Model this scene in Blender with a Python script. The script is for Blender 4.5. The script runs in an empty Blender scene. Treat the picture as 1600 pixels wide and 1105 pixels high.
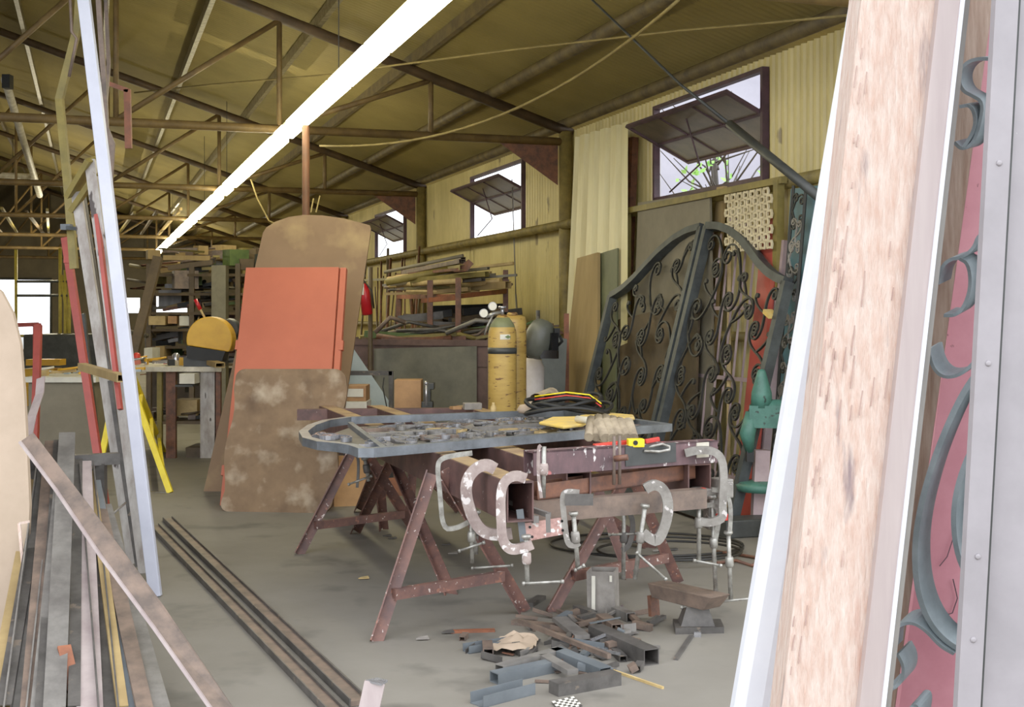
import bpy, bmesh, math, random
from mathutils import Vector, Matrix, noise
R = random.Random(7)
C = bpy.context.scene.collection
V = Vector
PI = math.pi
F = 2000.0; HY = 490.0; EYE = 1.5
UP = V((0, 0, 1))

# ---------------------------------------------------------------- places
def P(px, py, Y):
    return V(((px-800)*Y/F, Y, EYE-(py-HY)*Y/F))
def G(px, py, z=0.0):
    Y = (EYE-z)*F/(py-HY)
    return V(((px-800)*Y/F, Y, z))
K = 1.077
def W(t, y, h):
    return V((K*(.6045-.3285*(y-13)-t), K*(y-.3285*t), EYE+K*h))
HFL = -EYE/K
AX = V((-.3285, 1, 0)).normalized()
NW = V((1, .3285, 0)).normalized()          # towards the window wall
WA = K*4.875
def wallpt(px, py, d):
    r = (px-800)/F
    y = (WA-NW.x*d+NW.y*r*d)/(r+.3285)
    X = WA-.3285*y-NW.x*d; Y = y-NW.y*d
    z = 0.0 if py is None else EYE-(py-HY)*Y/F
    return V((X, Y, z))
def roofh(t):
    return 1.85+.345*(t if t < 7 else 14-t)

# ---------------------------------------------------------------- materials
def lin(c):
    o = []
    for v in c[:3]:
        v /= 255.0
        o.append(v/12.92 if v <= .04045 else ((v+.055)/1.055)**2.4)
    return (o[0], o[1], o[2], 1)
MATS = {}
def mat(name, c1, c2=None, rough=.6, metal=0, scale=6, detail=6, bump=0, stretch=(1, 1, 1), splat=None, splat2=None,
        splat_scale=25, splat_at=.64, contrast=.25, soft=.04, emit=None, estr=0, spec=.5, wave=None):
    m = bpy.data.materials.new(name); m.use_nodes = True
    nt = m.node_tree; N = nt.nodes; L = nt.links
    b = N['Principled BSDF']
    b.inputs['Roughness'].default_value = rough; b.inputs['Metallic'].default_value = metal
    b.inputs['Specular IOR Level'].default_value = spec
    tc = N.new('ShaderNodeTexCoord'); mp = N.new('ShaderNodeMapping')
    mp.inputs['Scale'].default_value = stretch
    L.new(tc.outputs['Object'], mp.inputs['Vector'])
    nz = N.new('ShaderNodeTexNoise'); nz.inputs['Scale'].default_value = scale; nz.inputs['Detail'].default_value = detail
    nz.inputs['Roughness'].default_value = .65
    L.new(mp.outputs['Vector'], nz.inputs['Vector'])
    cr = N.new('ShaderNodeValToRGB')
    cr.color_ramp.elements[0].position = .5-contrast*.6; cr.color_ramp.elements[1].position = .5+contrast*.6
    cr.color_ramp.elements[0].color = lin(c1); cr.color_ramp.elements[1].color = lin(c2 or c1)
    L.new(nz.outputs['Fac'], cr.inputs['Fac'])
    col = cr.outputs['Color']
    def over(col, c, sc, at, seed):
        n2 = N.new('ShaderNodeTexNoise'); n2.inputs['Scale'].default_value = sc; n2.inputs['Detail'].default_value = 4
        mp2 = N.new('ShaderNodeMapping'); mp2.inputs['Location'].default_value = (seed, seed*.7, 3)
        mp2.inputs['Scale'].default_value = stretch
        L.new(tc.outputs['Object'], mp2.inputs['Vector']); L.new(mp2.outputs['Vector'], n2.inputs['Vector'])
        r2 = N.new('ShaderNodeValToRGB'); r2.color_ramp.elements[0].position = at; r2.color_ramp.elements[1].position = min(1, at+soft)
        L.new(n2.outputs['Fac'], r2.inputs['Fac'])
        mx = N.new('ShaderNodeMix'); mx.data_type = 'RGBA'
        L.new(r2.outputs['Color'], mx.inputs['Factor']); L.new(col, mx.inputs['A']); mx.inputs['B'].default_value = lin(c)
        return mx.outputs['Result']
    if splat: col = over(col, splat, splat_scale, splat_at, 5)
    if splat2: col = over(col, splat2, splat_scale*.6, splat_at, 11)
    L.new(col, b.inputs['Base Color'])
    if bump:
        bp = N.new('ShaderNodeBump'); bp.inputs['Strength'].default_value = bump; bp.inputs['Distance'].default_value = .01
        L.new(nz.outputs['Fac'], bp.inputs['Height']); L.new(bp.outputs['Normal'], b.inputs['Normal'])
    if emit:
        b.inputs['Emission Color'].default_value = lin(emit); b.inputs['Emission Strength'].default_value = estr
    MATS[name] = m
    return m
mat('roof_sheet', (146, 130, 74), (118, 104, 58), rough=.75, scale=1.2, contrast=.5)
mat('wall_sheet', (214, 196, 128), (186, 168, 104), rough=.36, scale=2.2, stretch=(1, 1, .4), splat=(140, 122, 76), splat_scale=5, splat_at=.68)
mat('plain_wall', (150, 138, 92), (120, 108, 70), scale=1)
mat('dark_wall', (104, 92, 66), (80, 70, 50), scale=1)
mat('floor', (134, 129, 120), (104, 98, 87), rough=.75, scale=.9, detail=12, bump=.1, splat=(96, 92, 84), splat_scale=3, splat_at=.56, soft=.16, contrast=.55)
mat('outside_ground', (120, 120, 112), (100, 100, 92), scale=1)
mat('truss_paint', (128, 104, 60), (96, 76, 46), scale=5)
mat('truss_dark', (92, 72, 50), (66, 52, 38), scale=5)
mat('purlin_foil', (150, 140, 112), (90, 78, 52), rough=.4, scale=14, metal=.25)
mat('purlin', (108, 92, 54), (74, 62, 40), scale=6)
mat('column', (140, 122, 62), (104, 90, 48), scale=7)
mat('rust', (128, 82, 58), (84, 58, 48), scale=14, bump=.2)
mat('rust_orange', (150, 88, 58), (108, 66, 46), scale=9)
mat('purple_frame', (88, 62, 72), (62, 46, 50), scale=6)
mat('glass_dirty', (112, 100, 84), (84, 76, 66), rough=.35, scale=4)
mat('bench_red', (124, 86, 74), (88, 64, 60), scale=10, splat=(206, 192, 184), splat_scale=40, splat_at=.65, splat2=(144, 96, 78))
mat('beam_red', (110, 78, 72), (74, 54, 52), scale=7, splat=(196, 186, 180), splat_scale=22, splat_at=.7, splat2=(134, 104, 88))
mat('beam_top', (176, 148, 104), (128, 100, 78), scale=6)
mat('pink_splat', (112, 82, 84), (60, 48, 52), scale=12, contrast=.4, splat=(216, 208, 204), splat_scale=26, splat_at=.62, splat2=(178, 104, 100), stretch=(1, 1, .5))
mat('plate_pink', (214, 168, 156), (150, 112, 106), scale=16, splat=(232, 226, 220), splat_scale=26, splat_at=.58, splat2=(110, 60, 60))
mat('clamp_grey', (160, 156, 148), (110, 104, 98), rough=.4, metal=.25, scale=16, contrast=.4, splat=(206, 200, 196), splat_scale=26, splat_at=.64)
mat('clamp_pink', (178, 162, 154), (120, 100, 96), rough=.5, scale=14, contrast=.4, splat=(214, 206, 202), splat_scale=24, splat_at=.6)
mat('clamp_steel', (178, 176, 168), (120, 116, 108), rough=.35, metal=.5, scale=25)
mat('steel_new', (128, 134, 140), (92, 96, 100), rough=.4, metal=.45, scale=6)
mat('steel_dark', (96, 92, 88), (66, 63, 60), rough=.5, metal=.2, scale=8, splat=(116, 104, 92), splat_scale=14, splat_at=.64)
mat('steel_brown', (128, 108, 94), (90, 78, 70), rough=.55, metal=.1, scale=9)
mat('steel_mid', (140, 136, 130), (106, 102, 98), rough=.45, metal=.25, scale=7, stretch=(1, 1, .2))
mat('steel_shiny', (196, 196, 200), (150, 150, 152), rough=.25, metal=.7, scale=12)
mat('gate_iron', (72, 78, 78), (48, 52, 54), rough=.5, metal=.1, scale=8)
mat('scroll_iron', (50, 50, 46), (34, 34, 32), rough=.55, metal=.2, scale=8)
mat('orange_paint', (188, 100, 72), (176, 92, 66), rough=.6, scale=1.5)
mat('red_paint', (176, 72, 60), (150, 60, 52), rough=.5, scale=4)
mat('brown_board', (136, 108, 78), (120, 94, 66), rough=.7, scale=2.6, contrast=.5, splat=(160, 134, 92), splat_scale=3, splat_at=.55, soft=.2)
mat('worn_ply', (138, 112, 84), (106, 84, 62), rough=.85, scale=7, detail=14, contrast=.5, splat=(176, 158, 134), splat_scale=6, splat_at=.53, soft=.22, splat2=(86, 66, 48), bump=.15)
mat('tan_board', (182, 160, 138), (164, 144, 122), rough=.7, scale=2)
mat('plywood', (176, 150, 100), (148, 124, 80), rough=.75, scale=3, stretch=(1, 1, .2))
mat('dull_board', (132, 124, 104), (112, 104, 86), rough=.7, scale=2)
mat('green_board', (112, 116, 84), (92, 96, 70), scale=3)
mat('dark_board', (104, 86, 60), (72, 60, 44), scale=3)
mat('cream_sheet', (226, 216, 164), (204, 190, 134), rough=.45, scale=3, stretch=(1, 1, .2))
mat('white_paint', (232, 234, 240), (216, 218, 226), rough=.45, scale=3)
mat('white_bar', (200, 202, 214), (186, 188, 202), rough=.45, scale=3)
mat('scaffold_yellow', (176, 160, 62), (150, 134, 52), rough=.6)
mat('splinter_tan', (196, 168, 156), (160, 130, 120), rough=.9)
mat('dull_rust', (104, 66, 42), (84, 54, 36), rough=.7)
mat('white_rail', (196, 192, 186), (150, 140, 132), rough=.55, scale=12, splat=(70, 60, 56), splat_scale=16, splat_at=.64, stretch=(1, 1, .35))
mat('white_worn', (220, 214, 200), (180, 172, 150), scale=8)
mat('cardboard', (184, 140, 92), (156, 116, 76), scale=4)
mat('fresh_wood', (236, 220, 208), (206, 166, 146), rough=.85, scale=26, detail=14, contrast=.42, bump=1, stretch=(4, 4, .7), splat=(150, 130, 130), splat_scale=7, splat_at=.62, soft=.12, splat2=(196, 146, 128))
mat('grey_wood', (186, 166, 150), (140, 112, 94), rough=.8, scale=12, bump=.5, stretch=(3, 3, .3))
mat('flange_steel', (186, 172, 168), (160, 144, 142), rough=.35, metal=.1, scale=3, stretch=(2, 2, .2))
mat('pink_paint', (196, 132, 142), (174, 108, 120), rough=.5, scale=4, splat=(96, 50, 60), splat_scale=55, splat_at=.72)
mat('lilac_sheet', (160, 154, 158), (140, 135, 138), rough=.5, scale=3.5, detail=10, splat=(186, 184, 186), splat_scale=46, splat_at=.72)
mat('strap_iron', (136, 148, 152), (108, 120, 124), rough=.45, metal=.1, scale=10)
mat('yellow_paint', (226, 174, 40), (204, 150, 28), rough=.45, scale=3)
mat('bright_yellow', (250, 226, 30), (232, 204, 20), rough=.45)
mat('cyl_yellow', (200, 166, 88), (172, 138, 68), rough=.45, scale=4, splat=(110, 76, 48), splat_scale=20, splat_at=.61, stretch=(.6, .6, 2.5))
mat('cyl_green', (128, 132, 92), (108, 112, 80), scale=5)
mat('white_cyl', (214, 206, 200), (190, 180, 172), scale=5)
mat('black', (28, 28, 28), (16, 16, 16), rough=.6)
mat('black_gloss', (30, 30, 32), (18, 18, 20), rough=.25)
mat('dark_grey', (64, 66, 64), (44, 46, 44), rough=.5)
mat('mask_grey', (96, 98, 88), (78, 80, 72), rough=.4)
mat('blue_grey', (104, 110, 114), (82, 88, 92), rough=.5, scale=3)
mat('pale_blue', (176, 190, 196), (156, 172, 180), rough=.5, scale=3)
mat('blue_door', (74, 116, 128), (62, 100, 112), rough=.5, scale=2)
mat('teal', (72, 122, 106), (54, 96, 84), rough=.5, scale=9, splat=(40, 50, 44), splat_scale=14, splat_at=.66)
mat('khaki_paint', (142, 126, 62), (110, 98, 50), scale=5)
mat('mauve_paint', (182, 160, 160), (158, 136, 138), rough=.5, scale=4)
mat('tank_rust', (110, 86, 80), (84, 66, 62), scale=5)
mat('tank_panel', (128, 126, 112), (92, 92, 84), rough=.5, scale=3.5, metal=.1, contrast=.35)
mat('casting_cream', (226, 212, 176), (196, 180, 140), scale=12)
mat('ext_red', (206, 30, 40), (176, 22, 32), rough=.35)
mat('paper', (226, 222, 206), (208, 204, 190), rough=.8)
mat('cloth', (170, 154, 128), (128, 114, 94), rough=.95, scale=12)
mat('leather', (232, 196, 92), (200, 172, 110), rough=.85, scale=8)
mat('tool_red', (216, 62, 46), (186, 48, 38), rough=.4)
mat('stone', (150, 144, 136), (120, 114, 108), rough=.9, scale=9, bump=.3)
mat('wood_yellow', (206, 178, 120), (170, 144, 92), scale=8)
mat('concrete_post', (122, 116, 92), (98, 92, 72), scale=5)
mat('lamp_body', (220, 214, 180), (200, 194, 160))
mat('tube_glow', (255, 250, 214), (255, 250, 214), emit=(255, 246, 204), estr=15)
mat('exterior_wall', (178, 176, 190), (160, 158, 172), scale=1)
mat('bark', (70, 60, 50), (50, 42, 36))
mat('leaf_green', (170, 220, 110), (130, 190, 80), rough=.6)
mat('rope', (150, 132, 78), (120, 104, 60), rough=.8)
mat('cable', (40, 38, 34), (28, 26, 24), rough=.5)
mat('tin_green', (96, 116, 60), (70, 90, 46), scale=6)
mat('glass_pale', (200, 206, 214), (180, 188, 196), rough=.2)

# ---------------------------------------------------------------- mesh builder
class M:
    def __init__(s): s.v = []; s.f = []; s.sm = []
    def add(s, vs, fs, smooth=False):
        n = len(s.v); s.v += [V(p) for p in vs]
        for f in fs: s.f.append([i+n for i in f]); s.sm.append(smooth)
        return s
    def hexa(s, c):                      # 8 corners, bottom ring then top ring
        return s.add(c, [(3, 2, 1, 0), (4, 5, 6, 7), (0, 1, 5, 4), (1, 2, 6, 5), (2, 3, 7, 6), (3, 0, 4, 7)])
    def box(s, c, size, rz=0, ax=None):
        c = V(c); hx, hy, hz = size[0]/2, size[1]/2, size[2]/2
        if ax is None: ax = (V((math.cos(rz), math.sin(rz), 0)), V((-math.sin(rz), math.cos(rz), 0)), UP)
        o = []
        for z in (-1, 1):
            for x, y in ((-1, -1), (1, -1), (1, 1), (-1, 1)): o.append(c+ax[0]*hx*x+ax[1]*hy*y+ax[2]*hz*z)
        return s.hexa(o)
    def bar(s, p, q, w, h, up=UP):       # w sideways, h along up
        p, q = V(p), V(q); d = (q-p).normalized(); sd = d.cross(V(up))
        if sd.length < 1e-3: sd = d.cross(V((1, 0, 0)))
        sd.normalize(); u = sd.cross(d).normalized(); a = sd*w/2; b = u*h/2
        return s.hexa([p-a-b, p+a-b, p+a+b, p-a+b, q-a-b, q+a-b, q+a+b, q-a+b])
    def hollow(s, p, q, w, h, t=.004, up=UP):
        p, q = V(p), V(q); d = (q-p).normalized(); sd = d.cross(V(up)).normalized(); u = sd.cross(d).normalized()
        for sg in (-1, 1):
            s.bar(p+sd*sg*(w-t)/2, q+sd*sg*(w-t)/2, t, h, u)
            s.bar(p+u*sg*(h-t)/2, q+u*sg*(h-t)/2, w-2*t, t, u)
        return s
    def channel(s, p, q, w, h, t=.006, up=UP):   # U section, web at -up side
        p, q = V(p), V(q); d = (q-p).normalized(); sd = d.cross(V(up)).normalized(); u = sd.cross(d).normalized()
        s.bar(p-u*(h-t)/2, q-u*(h-t)/2, w, t, u)
        for sg in (-1, 1): s.bar(p+sd*sg*(w-t)/2, q+sd*sg*(w-t)/2, t, h, u)
        return s
    def angle(s, p, q, w, h, t=.005, up=UP):
        p, q = V(p), V(q); d = (q-p).normalized(); sd = d.cross(V(up)).normalized(); u = sd.cross(d).normalized()
        s.bar(p-u*(h-t)/2, q-u*(h-t)/2, w, t, u); s.bar(p-sd*(w-t)/2, q-sd*(w-t)/2, t, h, u)
        return s
    def tube(s, pts, r, n=8, cap=True):
        pts = [V(p) for p in pts]; m = len(pts)
        if m < 2: return s
        rs = r if isinstance(r, (list, tuple)) else [r]*m
        vs = []; pu = None
        for i, p in enumerate(pts):
            d = (pts[min(i+1, m-1)]-pts[max(i-1, 0)])
            if d.length < 1e-9: d = V((0, 0, 1))
            d.normalize()
            if pu is None:
                pu = d.cross(UP)
                if pu.length < 1e-3: pu = d.cross(V((1, 0, 0)))
            pu = (pu-d*pu.dot(d)).normalized(); pv = d.cross(pu)
            for k in range(n):
                a = 2*PI*k/n; vs.append(p+(pu*math.cos(a)+pv*math.sin(a))*rs[i])
        fs = [(i*n+k, i*n+(k+1) % n, (i+1)*n+(k+1) % n, (i+1)*n+k) for i in range(m-1) for k in range(n)]
        s.add(vs, fs, n > 5)
        if cap:
            b = len(s.v)-len(vs)
            s.f.append([b+k for k in range(n)][::-1]); s.sm.append(False)
            s.f.append([b+(m-1)*n+k for k in range(n)]); s.sm.append(False)
        return s
    def sweep(s, pts, a, b, nrm, closed=False):  # rectangle: a in plane, b along nrm
        pts = [V(p) for p in pts]; m = len(pts); nrm = V(nrm).normalized(); vs = []
        for i, p in enumerate(pts):
            if closed: d0 = (p-pts[i-1]).normalized(); d1 = (pts[(i+1) % m]-p).normalized()
            else:
                d0 = (p-pts[i-1]).normalized() if i else (pts[1]-p).normalized()
                d1 = (pts[i+1]-p).normalized() if i < m-1 else d0
            d = (d0+d1)
            if d.length < 1e-6: d = d1
            d.normalize(); sd = nrm.cross(d).normalized()
            k = 1/max(.55, abs(nrm.cross(d0).normalized().dot(sd)))
            vs += [p-sd*a/2*k-nrm*b/2, p+sd*a/2*k-nrm*b/2, p+sd*a/2*k+nrm*b/2, p-sd*a/2*k+nrm*b/2]
        fs = []; rg = m if closed else m-1
        for i in range(rg):
            j = (i+1) % m
            for k in range(4): fs.append((i*4+k, i*4+(k+1) % 4, j*4+(k+1) % 4, j*4+k))
        if not closed: fs += [(3, 2, 1, 0), (m*4-4, m*4-3, m*4-2, m*4-1)]
        return s.add(vs, fs)
    def prism(s, poly, th):              # polygon extruded by vector th
        poly = [V(p) for p in poly]; n = len(poly); th = V(th)
        vs = poly+[p+th for p in poly]
        fs = [tuple(range(n))[::-1], tuple(range(n, 2*n))]+[(i, (i+1) % n, n+(i+1) % n, n+i) for i in range(n)]
        return s.add(vs, fs)
    def lathe(s, base, prof, n=20, axis=UP):
        base = V(base); axis = V(axis).normalized(); u = axis.orthogonal().normalized(); w = axis.cross(u); vs = []
        for r, z in prof:
            for k in range(n): a = 2*PI*k/n; vs.append(base+axis*z+(u*math.cos(a)+w*math.sin(a))*max(r, 1e-4))
        m = len(prof)
        s.add(vs, [(i*n+k, i*n+(k+1) % n, (i+1)*n+(k+1) % n, (i+1)*n+k) for i in range(m-1) for k in range(n)], True)
        b = len(s.v)-len(vs)
        s.f.append([b+k for k in range(n)][::-1]); s.sm.append(False)
        s.f.append([b+(m-1)*n+k for k in range(n)]); s.sm.append(False)
        return s
    def make(s, name, m, parent=None, origin=None, bevel=0):
        if origin is None and parent is None:
            xs = [p.x for p in s.v]; ys = [p.y for p in s.v]; zs = [p.z for p in s.v]
            origin = V(((min(xs)+max(xs))/2, (min(ys)+max(ys))/2, min(zs)))
        if parent is not None:
            q = parent; o = V((0, 0, 0))
            while q is not None: o += q.location; q = q.parent
            origin = o
        me = bpy.data.meshes.new(name); me.from_pydata([p-origin for p in s.v], [], s.f); me.update()
        for p, f in zip(me.polygons, s.sm): p.use_smooth = f
        bm = bmesh.new(); bm.from_mesh(me); bmesh.ops.recalc_face_normals(bm, faces=bm.faces[:]); bm.to_mesh(me); bm.free()
        me.materials.append(MATS[m] if isinstance(m, str) else m)
        o = bpy.data.objects.new(name, me); C.objects.link(o)
        if parent is not None: o.parent = parent
        else: o.location = origin
        if bevel:
            md = o.modifiers.new('b', 'BEVEL'); md.width = bevel; md.segments = 2; md.limit_method = 'ANGLE'
        return o
def tag(o, label=None, cat=None, group=None, kind=None):
    if label: o['label'] = label
    if cat: o['category'] = cat
    if group: o['group'] = group
    if kind: o['kind'] = kind
    return o
def thing(name, label, cat, loc, group=None):
    o = bpy.data.objects.new(name, None); C.objects.link(o); o.location = loc; o.empty_display_size = .1
    return tag(o, label, cat, group)
def one(name, m, mt, label, cat, group=None, kind=None, bevel=0):
    return tag(m.make(name, mt, bevel=bevel), label, cat, group, kind)
def struct(name, m, mt): return tag(m.make(name, mt), kind='structure')
def clone(root, loc, rz=0, label=None, scale=1):
    r = root.copy(); C.objects.link(r); r.location = loc; r.rotation_euler = (0, 0, rz); r.scale = (scale,)*3
    if label: r['label'] = label
    for ch in list(root.children):
        c = ch.copy(); C.objects.link(c); c.parent = r
    return r
def scroll(p, q, kind='C', bulge=1, turns=1.15, n=60, pw=1.5):
    turns *= 2.3; n = int(n*1.3)
    """planar scroll from p to q (2-D), curling at both ends"""
    th = 0; x = y = 0; pts = [(0, 0)]
    tot = turns*2*PI
    ws = []
    for i in range(n):
        s = (i+.5)/n*2-1
        k = abs(s)**pw*(pw+1)/2*tot*2+.9
        if kind == 'S' and s < 0: k = -k
        if kind == 'J' and s < 0: k = .8
        ws.append(k*bulge)
    for k in ws:
        th += k/n; x += math.cos(th)/n; y += math.sin(th)/n; pts.append((x, y))
    # fit: centres of the two curls map to p and q
    def cen(a): return (sum(u for u, _ in a)/len(a), sum(v for _, v in a)/len(a))
    m = max(3, n//7)
    a = cen(pts[:m]) if kind != 'J' else pts[0]; b = cen(pts[-m:])
    za = complex(*a); zb = complex(*b); zp = complex(*p); zq = complex(*q)
    r = (zq-zp)/(zb-za)
    out = []
    for u, v in pts:
        z = zp+(complex(u, v)-za)*r; out.append((z.real, z.imag))
    return out
def arc(c, r, a0, a1, n=16):
    return [(c[0]+r*math.cos(a0+(a1-a0)*i/n), c[1]+r*math.sin(a0+(a1-a0)*i/n)) for i in range(n+1)]
# ================================================================ camera, light, world
cam = bpy.data.cameras.new('camera'); co = bpy.data.objects.new('camera', cam); C.objects.link(co)
co.location = (0, 0, EYE); co.rotation_euler = (PI/2, 0, 0)
cam.sensor_width = 36; cam.lens = 36*F/1600; cam.shift_y = -(552.5-HY)/1600; cam.clip_end = 300
bpy.context.scene.camera = co
sc = bpy.context.scene
sc.view_settings.view_transform = 'Standard'; sc.view_settings.look = 'None'; sc.view_settings.exposure = 0.07; sc.view_settings.gamma = 1.12
wd = bpy.data.worlds.new('sky'); sc.world = wd; wd.use_nodes = True
wd.node_tree.nodes['Background'].inputs[0].default_value = (.91, .945, 1.0, 1)
wd.node_tree.nodes['Background'].inputs[1].default_value = 3.0
sc.cycles.max_bounces = 8; sc.cycles.diffuse_bounces = 5; sc.cycles.use_denoising = True
sc.cycles.sample_clamp_indirect = 6

# ================================================================ shell
struct('floor', M().box((-12, 25, -.05), (60, 62, .1)), 'floor')
struct('ground', M().box((0, 10, -.2), (160, 160, .18)), 'outside_ground')
def corr_wall():
    m = M(); pitch = .086/K; n0 = 6.3; n1 = 43.0
    wins = [(9.27, 11.05, .98, 1.77), (14.44, 16.39, .94, 1.73), (19.9, 21.9, .93, 1.67), (25.5, 27.4, .93, 1.67)]
    step = pitch/6; k = int((n1-n0)/step)
    def col(y, i):
        d = .017*math.cos(2*PI*i/6)
        return W(0, y, 0)+NW*(d+.03)
    def zs(y):
        for a, b, lo, hi in wins:
            if a <= y < b: return [(HFL, lo), (hi, 1.86)]
        return [(HFL, 1.86)]
    for i in range(k):
        y = n0+i*step; a = col(y, i); b = col(y+step, i+1)
        for lo, hi in zs(y+step/2):
            z0 = EYE+K*lo; z1 = EYE+K*hi
            m.add([(a.x, a.y, z0), (b.x, b.y, z0), (b.x, b.y, z1), (a.x, a.y, z1)], [(0, 1, 2, 3)], True)
    return m
struct('wall_right', corr_wall(), 'wall_sheet')
def corr_roof(t0, t1):
    m = M(); n0 = 6.3; n1 = 43.0; step = .08/K/4; k = int((n1-n0)/step); rows = []
    for t in (t0, t1):
        rows.append([W(t, n0+i*step, roofh(t)+.16+.009*math.cos(PI*i/2)) for i in range(k+1)])
    m.v = rows[0]+rows[1]
    for i in range(k): m.f.append([i, i+1, k+1+i+1, k+1+i]); m.sm.append(True)
    return m
struct('ceiling', corr_roof(-.25, 7), 'roof_sheet')
struct('roof', corr_roof(7, 14.2), 'roof_sheet')
# far gable wall with a loading door and two small window openings
bw = M()
def bwall(t0, t1, h0, h1, y=42.0):
    a, b = W(t0, y, h0), W(t1, y, h0); c, d = W(t1, y, h1), W(t0, y, h1); bw.prism([a, b, c, d], AX*.1)
bwall(-.1, 1.6, HFL, 2.3); bwall(1.6, 2.55, HFL, .02); bwall(1.6, 2.55, .55, 2.6); bwall(2.55, 3.0, HFL, 2.8)
bwall(3.0, 3.5, HFL, .02); bwall(3.0, 3.5, .5, 3.0); bwall(3.5, 5.55, HFL, 3.3)
bwall(5.55, 8.6, 1.08, 4.2)
bwall(8.6, 14, HFL, 3.9)
bw.prism([W(-.1, 42, 1.9), W(7, 42, 3.2), W(14, 42, 1.9), W(14, 42, 2.1), W(7, 42, 4.6), W(-.1, 42, 2.1)], AX*.12)
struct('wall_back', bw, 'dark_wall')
lw = M()
lw.prism([W(14, 6.3, HFL), W(14, 42, HFL), W(14, 42, 2.0), W(14, 6.3, 2.0)], -NW*.1)
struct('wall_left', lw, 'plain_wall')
wtrim = M()
for a, b, lo, hi in ((5.55, 8.6, HFL, 1.08),):
    wtrim.tube([W(a, 41.95, lo), W(a, 41.95, hi), W(b, 41.95, hi), W(b, 41.95, lo)], .05, 6)
struct('trim_1', wtrim, 'dark_grey')

# columns, trusses, purlins
ords = ['first', 'second', 'third', 'fourth', 'fifth', 'sixth', 'seventh', 'eighth']
for i in range(7):
    y = 7.3+5.7*i
    if i:
        t = thing('steel_column', ords[i-1]+' khaki pipe column along the window wall, counted from the yard', 'column', W(.06, y, HFL), 'pipe columns along the window wall')
        M().tube([W(.06, y, HFL), W(.06, y, 1.84)], .075, 14).make('pipe', 'column', t)
        M().prism([W(.14, y, 1.3), W(.14, y, 1.72), W(.75, y, 1.72)], AX*.012).make('gusset_plate', 'rust', t)
    t = thing('roof_truss', ords[i]+' pipe roof truss from the yard end', 'roof truss', W(7, y, 1.77), 'pipe roof trusses')
    for a, b in ((0, 7), (14, 7)):
        M().tube([W(a, y, roofh(a)-.02), W(b, y, roofh(b)-.02)], .055, 10).make('rafter', 'truss_dark', t)
    M().tube([W(.05, y, 1.74), W(14, y, 1.74)], .045, 10).make('bottom_chord', 'truss_paint', t)
    for k in range(1, 10):
        tt = 1.4*k
        M().tube([W(tt, y, 1.74), W(tt, y, roofh(tt)-.03)], .028, 8).make('vertical_strut', 'truss_paint', t)
        if k < 5: M().tube([W(tt, y, roofh(tt)-.05), W(tt+1.4, y, 1.76)], .028, 8).make('diagonal_strut', 'truss_paint', t)
        elif k > 5: M().tube([W(tt, y, roofh(tt)-.05), W(tt-1.4, y, 1.76)], .028, 8).make('diagonal_strut', 'truss_paint', t)
pl = [0, .76, 1.57, 2.45, 3.34, 4.25, 5.2, 6.1, 6.9, 7.8, 8.8, 9.8, 10.8, 11.8, 12.8]
nms = ['eave', 'first', 'second', 'third', 'fourth', 'fifth', 'sixth', 'seventh', 'ridge']
for j, tt in enumerate(pl):
    m = M(); h = roofh(tt)+.085
    if j in (0, 1): m.tube([W(tt+.03, 6.4, h), W(tt+.03, 42, h)], .06, 10)
    else: m.bar(W(tt, 6.4, h), W(tt, 42, h), .055, .12)
    lb = (nms[j]+' purlin running the length of the roof on the window wall side') if j < 9 else 'purlin under the far slope of the roof beyond the ridge'
    one('roof_purlin', m, 'purlin_foil' if j in (3, 4, 5, 6) else 'purlin', lb, 'purlin', 'roof purlins')
one('wall_girt', M().tube([W(.1, 7.2, .9), W(.1, 42, .88)], .05, 10), 'column', 'khaki pipe rail along the wall just under the windows', 'wall rail')
one('wall_girt', M().tube([W(.1, 7.2, -.17), W(.1, 42, -.17)], .04, 10), 'column', 'lower pipe rail at waist height along the corrugated wall', 'wall rail')

# windows in the long wall with pivoting sashes
for n, (a, b, lo, hi) in enumerate([(9.27, 11.05, .98, 1.77), (14.44, 16.39, .94, 1.73), (19.9, 21.9, .93, 1.67), (25.5, 27.4, .93, 1.67)]):
    fr = M(); q = [W(.0, a, lo), W(.0, b, lo), W(.0, b, hi), W(.0, a, hi)]
    fr.sweep(q, .036, .06, NW, closed=True)
    w = struct('window_%d' % (n+1), fr, 'purple_frame')
    mid = (lo+hi)/2+.08; hh = .33
    ang = math.radians(50)
    d_in = -NW*math.sin(math.radians(52))*.36*K+UP*.14*K
    c0 = W(0, a+.04, mid); c1 = W(0, b-.04, mid)
    tops = (c0+d_in, c1+d_in); bots = (c0-d_in, c1-d_in); nn = (c1-c0).cross(d_in).normalized()
    s = M(); s.sweep([tops[0], tops[1], bots[1], bots[0]], .035, .03, nn, closed=True)
    for f in (1/3, 2/3): s.bar(tops[0].lerp(tops[1], f), bots[0].lerp(bots[1], f), .02, .02, nn)
    s.bar(c0, c1, .025, .025, nn)
    ws = s.make('window_sash', 'purple_frame', w)
    g = M().prism([tops[0], tops[1], bots[1], bots[0]], nn*.005); g.make('window_pane', 'glass_dirty', w)
    M().tube([W(.02, b-.3, lo+.04), W(.05, (a+b)/2, lo+.2), c0.lerp(c1, .5)+d_in*.6], .008, 6).make('stay_bar', 'purple_frame', w)

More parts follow.
